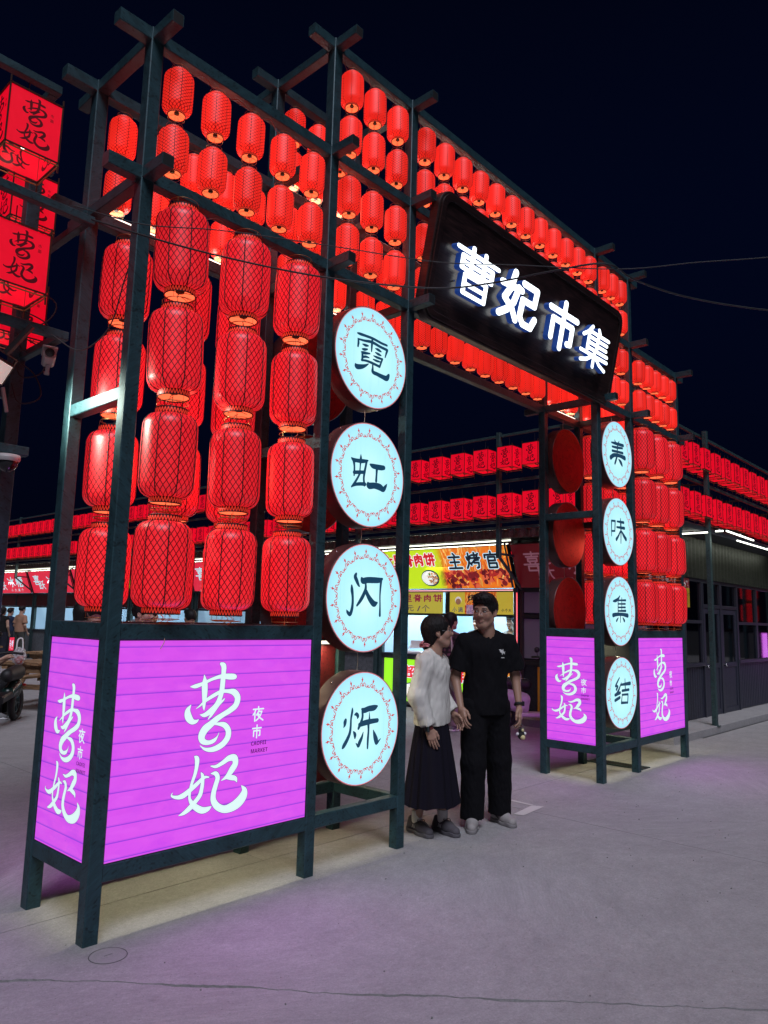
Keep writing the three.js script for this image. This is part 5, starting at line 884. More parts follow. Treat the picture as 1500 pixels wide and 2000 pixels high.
      if (S2.badge) for (const s of [-1, 1]) put('badge', mergeGeometries([beam(V(s * 0.043, 0.045, 0.0), V(s * 0.041, 0.07, 0.006), 0.005, 0.004, 0.001), beam(V(s * 0.041, 0.07, 0.006), V(s * 0.043, 0.045, 0.024), 0.005, 0.004, 0.001), beam(V(s * 0.043, 0.045, 0.024), V(s * 0.041, 0.07, 0.03), 0.005, 0.004, 0.001)]), S2.badge, sh);
      if (S2.stripe) for (const s of [-1, 1]) put('stripe', mergeGeometries([tube([V(s * 0.034, 0.04, -0.07), V(s * 0.042, 0.06, -0.02), V(s * 0.044, 0.045, 0.03), V(s * 0.044, 0.04, 0.07)], 0.004, 14, 4)]), S2.stripe, sh);
    }
    if (S2.sock) mesh('sock', sdfMesh((x, y, z) => Math.max(cap(a, [a[0], a[1] + 0.09, a[2]], 0.04, 0.042)(x, y, z), y - a[1] - 0.075), [a[0] - 0.07, a[1] - 0.06, a[2] - 0.07], [a[0] + 0.07, a[1] + 0.12, a[2] + 0.07], fine2 ? 0.006 : 0.02), S2.sock, t);
  });
  o.place = place; o.t = t; return t;
}
function glasses(o, tint) {
  const gm = std({ color: col(0.25, 0.25, 0.27), roughness: 0.25, metalness: 1 }), g = [];
  for (const s of [-1, 1]) { g.push(plain(new THREE.TorusGeometry(0.0225, 0.0011, 5, 24).scale(1.12, 0.92, 1).rotateY(s * 0.14).translate(s * 0.0325, 0.001, 0.1))); g.push(tube([V(s * 0.057, 0.008, 0.096), V(s * 0.076, 0.01, 0.06), V(s * 0.081, 0.01, 0), V(s * 0.08, -0.006, -0.03)], 0.0012, 12, 4)); }
  g.push(tube([V(-0.01, 0.006, 0.102), V(0, 0.009, 0.105), V(0.01, 0.006, 0.102)], 0.0011, 8, 4));
  const fr = mesh('glasses', o.place(mergeGeometries(g)), gm, o.t);
  mesh('lens', o.place(mergeGeometries([-1, 1].map((s) => plain(new THREE.CircleGeometry(0.0222, 20).scale(1.12, 0.92, 1).rotateY(s * 0.14).translate(s * 0.0325, 0.001, 0.1))))), new THREE.MeshPhysicalMaterial({ transmission: 1, thickness: 0, roughness: 0.02, color: 0xffffff, ior: 1.5 }), fr);
}
const skull = (g) => ell([0, 0.037, -0.017], [0.076 + g, 0.086 + g, 0.094 + g]);
const shortHair = (() => { // full on top, swept up from the brow, short at the sides
  const top = join([skull(0.013), ell([0, 0.1, 0.03], [0.07, 0.04, 0.07]), ell([0.015, 0.1, 0.062], [0.055, 0.03, 0.038])], 0.03), face = ell([0, -0.045, 0.085], [0.074, 0.108, 0.07]);
  return (x, y, z) => Math.max(top(x, y, z), -smin(face(x, y, z), ell([0, -0.11, 0.01], [0.12, 0.1, 0.09])(x, y, z), 0.02), -(y + 0.06 + z * 0.5) , -ell([0.085, -0.01, 0.0], [0.03, 0.03, 0.026])(x, y, z), -ell([-0.085, -0.01, 0.0], [0.03, 0.03, 0.026])(x, y, z));
})();
const tiedHair = (() => { // drawn back over the ears' tops to a low knot at the nape
  const cap0 = join([skull(0.016), ell([0, 0.02, -0.055], [0.07, 0.085, 0.07]), ell([0, -0.05, -0.066], [0.058, 0.06, 0.045])], 0.04), face = ell([0, -0.04, 0.105], [0.067, 0.112, 0.082]), tail = join([ell([0, -0.088, -0.1], [0.026, 0.026, 0.026]), cap([0, -0.1, -0.105], [0, -0.17, -0.085], 0.03, 0.014)], 0.02);
  const ear = join([ell([0.09, -0.016, 0.002], [0.03, 0.026, 0.019]), ell([-0.09, -0.016, 0.002], [0.03, 0.026, 0.019])], 0.01), jaw = ell([0, -0.115, 0.035], [0.12, 0.1, 0.07]);
  return (x, y, z) => smin(Math.max(cap0(x, y, z), -face(x, y, z), -ear(x, y, z), -jaw(x, y, z)), tail(x, y, z), 0.02);
})();
const longHair = (() => { const c = join([skull(0.014), cap([0, 0.0, -0.06], [0, -0.3, -0.09], 0.085, 0.06, 0.6)], 0.05), face = ell([0, -0.045, 0.1], [0.066, 0.11, 0.085]); return (x, y, z) => Math.max(c(x, y, z), -face(x, y, z)); })();
// ---- the man
{
  const j = { pelvis: [0, 0.93, -0.04], waist: [0, 1.08, -0.035], chest: [0, 1.3, -0.02], neck: [0, 1.465, -0.035], headBase: [-0.012, 1.545, -0.02], head: [-0.02, 1.642, 0.005], shR: [-0.182, 1.4, -0.03], shL: [0.182, 1.405, -0.03], elR: [-0.245, 1.13, -0.045], elL: [0.25, 1.135, -0.05], wrR: [-0.225, 0.905, 0.075], wrL: [0.252, 0.905, 0.04], hipR: [-0.09, 0.9, -0.03], hipL: [0.09, 0.9, -0.05], knR: [-0.108, 0.48, 0.02], knL: [0.125, 0.49, -0.08], anR: [-0.118, 0.09, 0.03], anL: [0.147, 0.09, -0.115] };
  const black = cloth(0.0045, 0.0045, 0.006), o = {
    cell: 0.01, k: 1, headScale: 1.1, skin: [0.33, 0.19, 0.13], head: [0.05, -0.66, -0.02], gaze: 2, hairField: shortHair, tuft: 0.0035, strand: [44, 30], curlR: 0.42, curlL: 0.5, twistR: 0.5, twistL: -0.5,
    top: { ease: 0.03, hem: 0.84, sleeve: 0.8, sleeveEase: 0.034, mat: black, neckR: 0.064, v: 0.0, fold: 0.007 }, bottom: { ease: 0.022, cut: 0.07, mat: cloth(0.0045, 0.0045, 0.006) },
    shoes: { yaw: [-0.25, 0.4], mat: std({ color: col(0.3, 0.28, 0.27), roughness: 0.7, bumpMap: rep(fine, 8), bumpScale: 0.001 }), sole: std({ color: col(0.2, 0.19, 0.19), roughness: 0.7 }), lace: M.black, stripe: M.dark },
  };
  const t = person('man in a black t-shirt, black trousers, glasses and pale trainers, turned towards the woman', [3.17, 0, 0.09], -0.7, j, o);
  glasses(o);
  const zAt = (x, y) => { let z = 0.4; while (z > -0.1 && o.fl(x, y, z) > 0) z -= 0.002; return z; };
  const sh = new THREE.Shape(); [[-30, 8], [-12, 14], [2, 12], [8, 24], [14, 10], [24, 2], [34, 12], [32, -4], [36, -16], [24, -8], [14, -12], [8, -26], [2, -12], [-10, -8], [-22, -2], [-14, 2]].forEach(([x, y], i) => sh[i ? 'lineTo' : 'moveTo'](x / 1000, y / 1000));
  const em = plain(new THREE.ShapeGeometry(sh)), wp = std({ color: col(0.6, 0.6, 0.58), roughness: 0.8 });
  const drape = (g, cx, cy) => { const p = g.attributes.position; for (let i = 0; i < p.count; i++) { const x = p.getX(i) + cx, y = p.getY(i) + cy; p.setXYZ(i, x, y, zAt(x, y) + 0.003); } g.computeVertexNormals(); return g; };
  mesh('chest_print', mergeGeometries([drape(em.rotateZ(-0.25), 0.1, 1.335), drape(plate(0.03, 0.006, 0, 0, 0), 0.108, 1.288)]), wp, t);
  const wl = V(...j.wrL), dl = wl.clone().sub(V(...j.elL)).normalize(); const wt = thing('wrist_watch', "black wrist watch on the man's hanging left wrist", 'watch');
  mesh('strap', [plain(new THREE.TorusGeometry(0.031, 0.008, 6, 20).scale(1, 1, 1.5).applyQuaternion(new THREE.Quaternion().setFromUnitVectors(V(0, 0, 1), dl)).translate(0, 0, 0))], M.black, wt); mesh('case', [box(-0.006, 0.006, -0.017, 0.017, -0.015, 0.015, 0.003).translate(0.037, 0.004, 0)], M.dark, wt);
  wt.position.copy(wl.clone().addScaledVector(dl, -0.025).applyAxisAngle(V(0, 1, 0), -0.7).add(V(3.17, 0, 0.09))); wt.rotation.y = -0.7;
  // little soft toy hanging from his left hand
  const toyP = wl.clone().addScaledVector(dl, 0.13).applyAxisAngle(V(0, 1, 0), -0.7).add(V(3.17, -0.085, 0.09)), toy = thing('soft_toy', "small white, black and yellow soft toy dangling from the man's left hand", 'soft toy', toyP.toArray(), -0.6);
  mesh('body', sdfMesh(join([ell([0, 0, 0], [0.028, 0.034, 0.025]), ell([0, 0.04, 0.004], [0.022, 0.02, 0.02])], 0.012), [-0.06, -0.06, -0.06], [0.06, 0.09, 0.06], 0.005), M.black, toy);
  mesh('face', [ball(0.02, 0.006, -0.014, 0.018), ball(0.012, 0.004, 0.04, 0.018)], std({ color: col(0.62, 0.55, 0.28), roughness: 0.9 }), toy); mesh('tail', [ball(0.013, 0.03, 0.012, 0), ball(0.012, -0.03, 0.01, 0)], M.white, toy); mesh('loop', [plain(new THREE.TorusGeometry(0.014, 0.0015, 5, 18).translate(0, 0.07, 0))], M.chrome, toy);
}
// ---- the woman
{
  const j = { pelvis: [0, 0.86, -0.02], waist: [0, 0.99, -0.015], chest: [0, 1.17, -0.005], neck: [0, 1.305, -0.02], headBase: [0.006, 1.37, 0.0], head: [0.012, 1.478, 0.02], shR: [-0.145, 1.25, -0.03], shL: [0.145, 1.255, -0.02], elR: [-0.195, 1.0, -0.05], elL: [0.185, 1.02, -0.04], wrR: [-0.185, 0.785, 0.03], wrL: [0.18, 0.86, 0.085], hipR: [-0.075, 0.83, -0.02], hipL: [0.075, 0.83, -0.02], knR: [-0.07, 0.44, -0.03], knL: [0.075, 0.44, 0.05], anR: [-0.04, 0.09, -0.11], anL: [0.075, 0.09, 0.05] };
  const white = std({ color: col(0.58, 0.57, 0.52), roughness: 0.72, bumpMap: rep(fine, 7), bumpScale: 0.0008 }), o = {
    female: true, cell: 0.01, k: 0.92, headScale: 1.0, skin: [0.36, 0.21, 0.15], head: [-0.1, 0.4, 0.02], gaze: -1, hairField: tiedHair, strand: [70, 22], hairBox: [[-0.13, -0.19, -0.17], [0.13, 0.16, 0.14]], curlR: 0.26, curlL: 0.45, twistR: 0.3, twistL: -0.2,
    top: { ease: 0.026, hem: 0.79, sleeve: 1.93, sleeveEase: 0.03, mat: white, neckR: 0.055, v: 0.075, fold: 0.0065, extra: join([cap([-0.09, 1.29, -0.06], [0.09, 1.29, -0.06], 0.022, 0.022), cap([-0.095, 1.295, -0.05], [-0.03, 1.215, 0.1], 0.017, 0.01), cap([0.095, 1.295, -0.05], [0.03, 1.215, 0.1], 0.017, 0.01), ell([0, 1.24, -0.11], [0.1, 0.075, 0.035])], 0.02) },
    shoes: { yaw: [-0.5, -0.46], mat: std({ color: col(0.075, 0.068, 0.078), roughness: 0.8, bumpMap: rep(fine, 8), bumpScale: 0.001 }), sole: std({ color: col(0.085, 0.08, 0.09), roughness: 0.75 }), lace: M.black, badge: std({ color: col(0.5, 0.5, 0.5), roughness: 0.5 }), sock: cloth(0.6, 0.58, 0.56) },
  };
  const t = person('woman in a white zip jacket and long dark pleated skirt looking up at the man', [2.715, 0, -0.075], 0.3, j, o);
  glasses(o);
  // pleated skirt
  const N = 168, Rw = 26, pos = [], ix = [], top = 0.9, bot = 0.225;
  for (let r = 0; r <= Rw; r++) for (let i = 0; i <= N; i++) {
    const a = i / N * 6.28318, v = r / Rw, pl = Math.asin(0.97 * Math.sin(a * 17 + 1.1 * Math.sin(a * 3 + 1) + 0.3 * v)) * (0.5 + 0.35 * Math.sin(a * 4.3)), big = Math.sin(a * 5 + 1.3) * 0.6 + Math.sin(a * 8 + v * 1.2) * 0.4, rad = 0.118 + 0.132 * Math.pow(v, 0.85) + (0.005 + 0.009 * v) * pl + 0.024 * v * v * big;
    pos.push(rad * 1.03 * Math.cos(a), top + (bot - top) * v + 0.014 * v * big + 0.008 * v * pl, rad * 0.82 * Math.sin(a) - 0.02 + 0.012 * v);
  }
  for (let r = 0; r < Rw; r++) for (let i = 0; i < N; i++) { const p = r * (N + 1) + i, q = p + N + 1; ix.push(p, p + 1, q, q, p + 1, q + 1); }
  const g = new THREE.BufferGeometry(); g.setAttribute('position', new THREE.Float32BufferAttribute(pos, 3)); g.setAttribute('uv', new THREE.Float32BufferAttribute(new Float32Array(pos.length / 3 * 2), 2)); g.setIndex(ix); g.computeVertexNormals();
  mesh('skirt', g, cloth(0.007, 0.006, 0.012), t);
  const zAt = (x, y) => { let z = 0.4; while (z > -0.1 && o.fl(x, y, z) > 0) z -= 0.002; return z + 0.002; };
  mesh('zip', tube(Array.from({ length: 9 }, (_, i) => { const y = 1.2 - i * 0.05; return V(0.004, y, zAt(0.004, y)); }), 0.0035, 24, 4), std({ color: col(0.4, 0.39, 0.36), roughness: 0.5 }), t);
  mesh('necklace', tube(Array.from({ length: 12 }, (_, i) => { const a = i / 11 * Math.PI * 1.5 - 0.25 * Math.PI; return V(0.058 * Math.cos(a), 1.3 - 0.035 * Math.sin(a), 0.0 + 0.07 * Math.sin(a)); }), 0.002, 30, 4), M.black, t);
  // scrunchie with petals at the knot of hair
  const sc = thing('hair_scrunchie', "pink flower scrunchie tied round the woman's dark hair", 'scrunchie'); sc.position.set(2.715, 0, -0.075); sc.rotation.y = 0.3;
  const place = (q) => turnAbout(q.scale(1, 1, 1), j.head, ...o.head), pink = std({ color: col(0.5, 0.16, 0.2), roughness: 0.8 });
  mesh('band', place(mergeGeometries(Array.from({ length: 11 }, (_, i) => { const a = i / 11 * 6.28318; return plain(new THREE.SphereGeometry(0.015, 8, 6).scale(1, 0.75, 1).translate(0.036 * Math.cos(a) * (1 + 0.1 * Math.sin(i * 5)), -0.09 + 0.007 * Math.sin(i * 3), -0.108 + 0.034 * Math.sin(a))); }))), pink, sc);
  mesh('petals', place(mergeGeometries(Array.from({ length: 9 }, (_, i) => { const a = i / 9 * 6.28318 + 0.3; return plain(new THREE.SphereGeometry(0.017, 8, 6).scale(1, 0.35, 0.7).rotateZ(0.6 * Math.sin(i * 2)).rotateY(-a).translate(-0.04 + 0.026 * Math.cos(a), -0.08 + 0.018 * Math.sin(a * 2), -0.112 + 0.026 * Math.sin(a))); }))), std({ color: col(0.62, 0.24, 0.28), roughness: 0.8 }), sc);
  const wr = V(...j.wrR), dr = wr.clone().sub(V(...j.elR)).normalize(), wt = thing('wrist_watch', "square black smart watch on the woman's right wrist below her white cuff", 'watch');
  mesh('strap', [plain(new THREE.TorusGeometry(0.0285, 0.006, 6, 20).scale(1, 1, 2).applyQuaternion(new THREE.Quaternion().setFromUnitVectors(V(0, 0, 1), dr)))], std({ color: col(0.16, 0.03, 0.03), roughness: 0.6 }), wt);
  mesh('case', [box(-0.006, 0.006, -0.02, 0.02, -0.018, 0.018, 0.004).translate(-0.033, 0, 0.002)], std({ color: col(0.01, 0.01, 0.012), roughness: 0.1 }), wt);
  wt.position.copy(wr.clone().addScaledVector(dr, 0.005).applyAxisAngle(V(0, 1, 0), 0.3)).add(V(2.715, 0, -0.075)); wt.rotation.y = 0.3;
}

// ---------------------------------------------------------------- people farther back
{
  const stand = (H, f = 1, o = {}) => { const s = H / 1.7; const j = { pelvis: [0, 0.9, 0], waist: [0, 1.04, 0], chest: [0, 1.25, 0], neck: [0, 1.4, -0.015], headBase: [0, 1.47, 0], head: [0, 1.575, 0.02], shR: [-0.17 * f, 1.34, 0], shL: [0.17 * f, 1.34, 0], elR: [-0.23, 1.08, -0.03], elL: [0.23, 1.08, -0.03], wrR: [-0.21, 0.88, 0.09], wrL: [0.21, 0.88, 0.09], hipR: [-0.085, 0.87, 0], hipL: [0.085, 0.87, 0], knR: [-0.1, 0.47, 0.03], knL: [0.1, 0.47, 0.0], anR: [-0.11, 0.09, 0], anL: [0.11, 0.09, -0.03], ...o }; for (const k in j) if (!['anR', 'anL'].includes(k)) j[k] = j[k].map((v) => v * s); return j; };
  const fe = { elR: [-0.24, 1.1, 0.06], wrR: [-0.12, 1.12, 0.3], elL: [0.24, 1.1, 0.06], wrL: [0.12, 1.1, 0.3] };
  const look = (top, bottom, hair, more = {}) => ({ cell: 0.02, k: 1, hairField: hair, skin: [0.38, 0.23, 0.16], top: { ease: 0.025, hem: 0.86, sleeve: 0.75, mat: cloth(...top), fold: 0.004, ...more.top }, bottom: { ease: 0.012, mat: cloth(...bottom), ...more.bottom }, shoes: { mat: cloth(0.2, 0.2, 0.2), sole: M.white }, ...more.o });
  const check = canvas(128, 128, (c, W) => { c.fillStyle = 'rgb(120,70,90)'; c.fillRect(0, 0, W, W); c.fillStyle = 'rgba(30,16,24,0.75)'; for (let i = 0; i < 4; i++) { c.fillRect(i * 32, 0, 14, W); c.fillRect(0, i * 32, W, 14); } });
  const w2 = person('woman with long dark hair and a checked pink shirt standing behind the couple', [7.0, 0, -3.2], 1.35, stand(1.68, 0.9, fe), { ...look([0.1, 0.05, 0.07], [0.25, 0.17, 0.2], longHair, { o: { female: true, hairBox: [[-0.15, -0.42, -0.2], [0.15, 0.17, 0.14]] } }) });
  w2.children.find((c) => c.name === 'top').material = std({ map: rep(check, 4), roughness: 0.9 });
  const bag = thing('shoulder_bag', 'pale cloth bag carried by the woman with the checked shirt', 'bag', [6.85, 0.74, -3.0], 0.6);
  mesh('pouch', sdfMesh(join([ell([0, 0, 0], [0.17, 0.16, 0.07]), ell([0.05, -0.06, 0.02], [0.13, 0.1, 0.07])], 0.05), [-0.2, -0.2, -0.12], [0.2, 0.2, 0.12], 0.014), cloth(0.5, 0.46, 0.42), bag);
  mesh('strap', [tube([V(-0.14, 0.08, 0), V(-0.1, 0.4, -0.04), V(0.02, 0.6, -0.06), V(0.1, 0.4, -0.03), V(0.14, 0.08, 0)], 0.01, 24, 5)], cloth(0.4, 0.36, 0.32), bag);
  const seller = (x, z, ry, label, top, hair, H = 1.66, extra = {}) => person(label, [x, 0.05, z], ry, stand(H, 0.95, fe), look(top, [0.03, 0.03, 0.04], hair, extra));
  const vend = seller(9.5, -3.75, -1.5, 'stall keeper in a grey top and light cap inside the stall with the flame sign', [0.25, 0.26, 0.26], shortHair, 1.62);
  const capM = std({ color: col(0.3, 0.31, 0.3), roughness: 0.9 }), ch = thing('cap', 'pale grey cap on the stall keeper behind the man', 'cap', [9.5, 1.585, -3.75], -1.5);
  mesh('crown', lathe(Array.from({ length: 8 }, (_, i) => [Math.max(0.001, 0.108 * Math.cos(i / 7 * 1.57)), 0.03 + 0.1 * Math.sin(i / 7 * 1.57)]), 20), capM, ch); mesh('peak', [plain(new THREE.CylinderGeometry(0.085, 0.085, 0.006, 18).scale(1, 1, 0.9).translate(0, 0.034, 0.1))], capM, ch);
  seller(9.6, -4.55, -1.4, 'short dark-haired stall keeper mostly hidden behind the couple', [0.05, 0.05, 0.06], shortHair, 1.6);
  // heads seen over the panel of the near tower
  const bg = (x, z, ry, H, label, top, bottom, hair, extra = {}) => person(label, [x, 0, z], ry, stand(H, extra.f ?? 1, extra.j), look(top, bottom, hair, extra));
  bg(1.72, -3.55, 2.7, 1.68, 'dark-haired person in a pale collar seen from behind over the near tower panel', [0.4, 0.34, 0.34], [0.04, 0.04, 0.05], shortHair);
  bg(2.1, -3.35, 0.5, 1.67, 'young man in a black top in profile between the large lanterns', [0.01, 0.01, 0.012], [0.02, 0.02, 0.02], shortHair);
  bg(4.6, -6.3, 3.0, 1.62, 'dark-haired person in dark clothes seen from behind, under the large lanterns', [0.012, 0.012, 0.02], [0.02, 0.02, 0.03], shortHair);
  bg(1.95, -4.3, 1.9, 1.66, 'woman with dark hair beside the person in a pale collar', [0.04, 0.04, 0.05], [0.02, 0.02, 0.02], longHair, { o: { female: true, hairBox: [[-0.15, -0.42, -0.2], [0.15, 0.17, 0.14]] } });
  // customers at the far stalls on the left
  bg(8.0, -21.0, 1.9, 1.68, 'person in a tan top and camouflage trousers queueing at the far counter', [0.3, 0.17, 0.11], [0.05, 0.05, 0.045], shortHair);
  bg(8.0, -21.9, 1.9, 1.6, 'person in a dark blue t-shirt leaning on the far counter', [0.02, 0.03, 0.06], [0.02, 0.02, 0.03], shortHair, { j: fe });
  bg(7.4, -20.9, 2.2, 1.62, 'woman in a black sleeveless top with tied hair at the picture edge', [0.012, 0.012, 0.012], [0.02, 0.02, 0.03], tiedHair, { top: { sleeve: 0.1 }, o: { female: true } });
  seller(9.2, -21.9, -1.6, 'stall keeper in a white top and black apron behind the far counter', [0.6, 0.62, 0.64], tiedHair, 1.6, { o: { female: true } });
  bg(7.9, -22.9, 1.7, 1.62, 'person in dark clothes behind the others at the far counter', [0.02, 0.02, 0.025], [0.02, 0.02, 0.03], longHair);
  bg(5.6, -9.6, 2.4, 1.7, 'person in a grey shirt walking past the stalls under the large lanterns', [0.16, 0.16, 0.17], [0.03, 0.03, 0.05], shortHair);
  bg(6.6, -10.8, 1.2, 1.62, 'person in a red top at a stall behind the large lanterns', [0.3, 0.04, 0.03], [0.03, 0.03, 0.05], longHair);
  // seated woman reading a phone at the picnic table
  const sit = { pelvis: [0, 0.5, -0.02], waist: [0, 0.64, 0], chest: [0, 0.83, 0.04], neck: [0, 0.97, 0.07], headBase: [0, 1.03, 0.1], head: [0, 1.13, 0.14], shR: [-0.16, 0.92, 0.05], shL: [0.16, 0.92, 0.05], elR: [-0.2, 0.72, 0.14], elL: [0.2, 0.72, 0.14], wrR: [-0.08, 0.84, 0.34], wrL: [0.05, 0.84, 0.36], hipR: [-0.09, 0.47, 0], hipL: [0.09, 0.47, 0], knR: [-0.12, 0.48, 0.4], knL: [0.12, 0.48, 0.4], anR: [-0.12, 0.09, 0.36], anL: [0.12, 0.09, 0.36] };
  person('woman in black sitting at the picnic table and holding up a phone', [2.38, 0, -8.3], 0.75, sit, { ...look([0.012, 0.012, 0.014], [0.014, 0.014, 0.016], shortHair, { top: { hem: 0.45, ease: 0.03 }, o: { head: [0.35, 0, 0] } }) });
  const ph = thing('phone', 'phone with a bright screen held up by the seated woman', 'phone', [2.7, 1.06, -8.05], 3.6);
  mesh('case', box(-0.05, 0.05, -0.1, 0.1, -0.006, 0.002), M.black, ph); mesh('screen', plate(0.092, 0.19, 0, 0, -0.0075, Math.PI), std({ color: 0xffffff, emissive: col(0.7, 0.85, 1), emissiveMap: redLit, emissiveIntensity: 1.1, map: redLit }), ph);
  const pb = thing('plastic_bag', 'thin clear plastic bag with red food hanging beside the picnic table', 'bag', [2.95, 0.86, -8.35]);
  mesh('film', sdfMesh((x, y, z) => ell([0, 0, 0], [0.1, 0.13, 0.07])(x, y, z) + 0.012 * n3(x * 20, y * 20, z * 20), [-0.13, -0.17, -0.1], [0.13, 0.17, 0.1], 0.014), new THREE.MeshPhysicalMaterial({ transmission: 0.7, thickness: 0, roughness: 0.3, color: col(0.85, 0.85, 0.88) }), pb);
  mesh('handles', [tube([V(-0.05, 0.1, 0), V(-0.03, 0.26, 0), V(0.02, 0.27, 0), V(0.05, 0.1, 0)], 0.012, 16, 5)], M.white, pb); mesh('food', [ball(0.06, 0, -0.06, 0), ball(0.04, 0.03, -0.03, 0.02)], std({ color: col(0.5, 0.05, 0.03), roughness: 0.6 }), pb);
}
// ---------------------------------------------------------------- picnic tables, bike, scooter
{
  const woodT = field(256, (u, v) => { const k = 0.6 + 0.16 * n2(u * 2, v * 40) + 0.1 * n2(u * 5, v * 110); return [k, k * 0.82, k * 0.62]; }, true), wm = std({ color: col(0.62, 0.55, 0.48), map: rep(woodT, 1, 1), roughness: 0.7 });
  const table = (x, z, ry, label) => {
    const t = thing('picnic_table', label, 'table', [x, 0, z], ry, 'picnic tables');
    for (let i = 0; i < 5; i++) mesh('plank', box(-0.85, 0.85, 0.72, 0.76, -0.36 + i * 0.146, -0.225 + i * 0.146), wm, t);
    for (const s of [-1, 1]) for (const q of [0, 1]) mesh('bench_plank', box(-0.85, 0.85, 0.42, 0.46, s * 0.68 - 0.13 + q * 0.135, s * 0.68 - 0.005 + q * 0.135), wm, t);
    for (const s of [-1, 1]) { for (const q of [-1, 1]) mesh('leg', beam(V(s * 0.6, 0, q * 0.62), V(s * 0.6, 0.72, q * 0.2), 0.045, 0.09), wm, t); mesh('brace', [box(s * 0.65 - 0.02, s * 0.65 + 0.02, 0.34, 0.415, -0.8, 0.8)], wm, t); mesh('brace', [box(s * 0.65 - 0.02, s * 0.65 + 0.02, 0.64, 0.718, -0.34, 0.34)], wm, t); }
    return t;
  };
  table(3.75, -8.9, 0.5, 'nearest wooden picnic table beside the near tower'); table(5.2, -11.6, 0.5, 'wooden picnic table behind the nearest one'); table(3.9, -13.9, 0.4, 'far wooden picnic table in front of the stalls');
  const sack = thing('white_bag', 'crumpled white bag leaning against the picnic table leg', 'bag', [3.42, 0, -8.15], 0.4);
  mesh('sack', sdfMesh((x, y, z) => Math.max(join([cap([0, 0.1, 0], [0.05, 0.42, 0], 0.13, 0.03)], 0.02)(x, y, z) + 0.02 * n3(x * 16, y * 9, z * 16), -y), [-0.2, -0.03, -0.2], [0.2, 0.52, 0.2], 0.02), cloth(0.6, 0.58, 0.58), sack);
  // electric bike, only its dark rear half in view
  const bk = thing('electric_bike', 'dark electric bike parked at the picture edge by the picnic table', 'bike', [2.42, 0, -7.35], 0.9);
  const wheel = (x) => { const w = mesh('wheel', plain(new THREE.TorusGeometry(0.19, 0.05, 10, 28).translate(x, 0.24, 0)), M.black, bk); mesh('rim', [plain(new THREE.TorusGeometry(0.13, 0.016, 6, 24).translate(x, 0.24, 0)), ...[0, 1, 2, 3, 4].map((i) => beam(V(x, 0.24, 0), V(x + 0.13 * Math.cos(i * 1.257), 0.24 + 0.13 * Math.sin(i * 1.257), 0), 0.025, 0.02))], M.pole, w); };
  wheel(0.45); wheel(-0.6); mesh('frame', [beam(V(0.3, 0.42, 0), V(-0.35, 0.36, 0), 0.16, 0.1, 0.02), beam(V(-0.35, 0.36, 0), V(-0.5, 0.9, 0), 0.07, 0.07, 0.02), beam(V(-0.52, 0.8, 0), V(-0.6, 0.28, 0), 0.05, 0.05)], M.dark, bk);
  mesh('seat', sdfMesh(join([cap([0.4, 0.68, 0], [-0.02, 0.66, 0], 0.11, 0.09, 1)], 0.02), [-0.2, 0.5, -0.16], [0.6, 0.84, 0.16], 0.02), M.black, bk); mesh('rear_body', sdfMesh(join([cap([0.34, 0.5, 0], [0.08, 0.42, 0], 0.1, 0.09), cap([0.3, 0.4, 0], [0.62, 0.46, 0], 0.09, 0.04)], 0.05), [-0.1, 0.25, -0.18], [0.75, 0.68, 0.18], 0.02), std({ color: col(0.01, 0.03, 0.025), roughness: 0.25 }), bk);
  mesh('tail_light', box(0.6, 0.64, 0.47, 0.5, -0.07, 0.07), std({ color: col(0.5, 0.02, 0.02), roughness: 0.3 }), bk); mesh('handlebar', [tube([V(-0.42, 0.98, -0.3), V(-0.5, 1.0, -0.12), V(-0.52, 0.98, 0), V(-0.5, 1.0, 0.12), V(-0.42, 0.98, 0.3)], 0.016, 20, 6)], M.black, bk);
  // white scooter by the closed unit
  const sc = thing('electric_scooter', 'white electric scooter parked behind the man by the closed unit', 'scooter', [8.12, 0, -2.5], -0.83);
  const wb = std({ color: col(0.62, 0.6, 0.66), roughness: 0.3 }), yl = std({ color: col(0.5, 0.48, 0.52), roughness: 0.4 });
  for (const x of [-0.42, 0.42]) { const w = mesh('wheel', plain(new THREE.TorusGeometry(0.15, 0.045, 10, 24).translate(x, 0.195, 0)), M.black, sc); mesh('hub', [cyl(0.09, 0.09, 0.05, 0, 0, 0, 16).rotateX(Math.PI / 2).translate(x, 0.195, -0.025)], M.chrome, w); }
  mesh('footboard', box(-0.25, 0.25, 0.18, 0.24, -0.13, 0.13, 0.02), wb, sc); mesh('front_shield', sdfMesh((x, y, z) => Math.max(join([cap([0.3, 0.2, 0], [0.2, 0.8, 0], 0.14, 0.09)], 0.02)(x, y, z), -cap([0.2, 0.2, 0], [0.08, 0.82, 0], 0.12, 0.1)(x, y, z)), [0.05, 0.02, -0.2], [0.5, 0.95, 0.2], 0.018), wb, sc);
  mesh('fender', plain(new THREE.TorusGeometry(0.2, 0.05, 8, 20, 2.2).rotateZ(0.4).translate(0.42, 0.2, 0)), wb, sc); mesh('stem', [beam(V(0.34, 0.4, 0), V(0.16, 1.02, 0), 0.05, 0.05, 0.012)], M.dark, sc);
  mesh('handlebar', [tube([V(0.05, 1.04, -0.28), V(0.15, 1.05, -0.1), V(0.16, 1.03, 0), V(0.15, 1.05, 0.1), V(0.05, 1.04, 0.28)], 0.016, 20, 6)], M.black, sc); mesh('mirror', [-1, 1].map((s) => ball(0.045, 0.12, 1.15, s * 0.26, 10)).concat([-1, 1].map((s) => beam(V(0.12, 1.04, s * 0.2), V(0.12, 1.15, s * 0.26), 0.01, 0.01))), M.dark, sc);
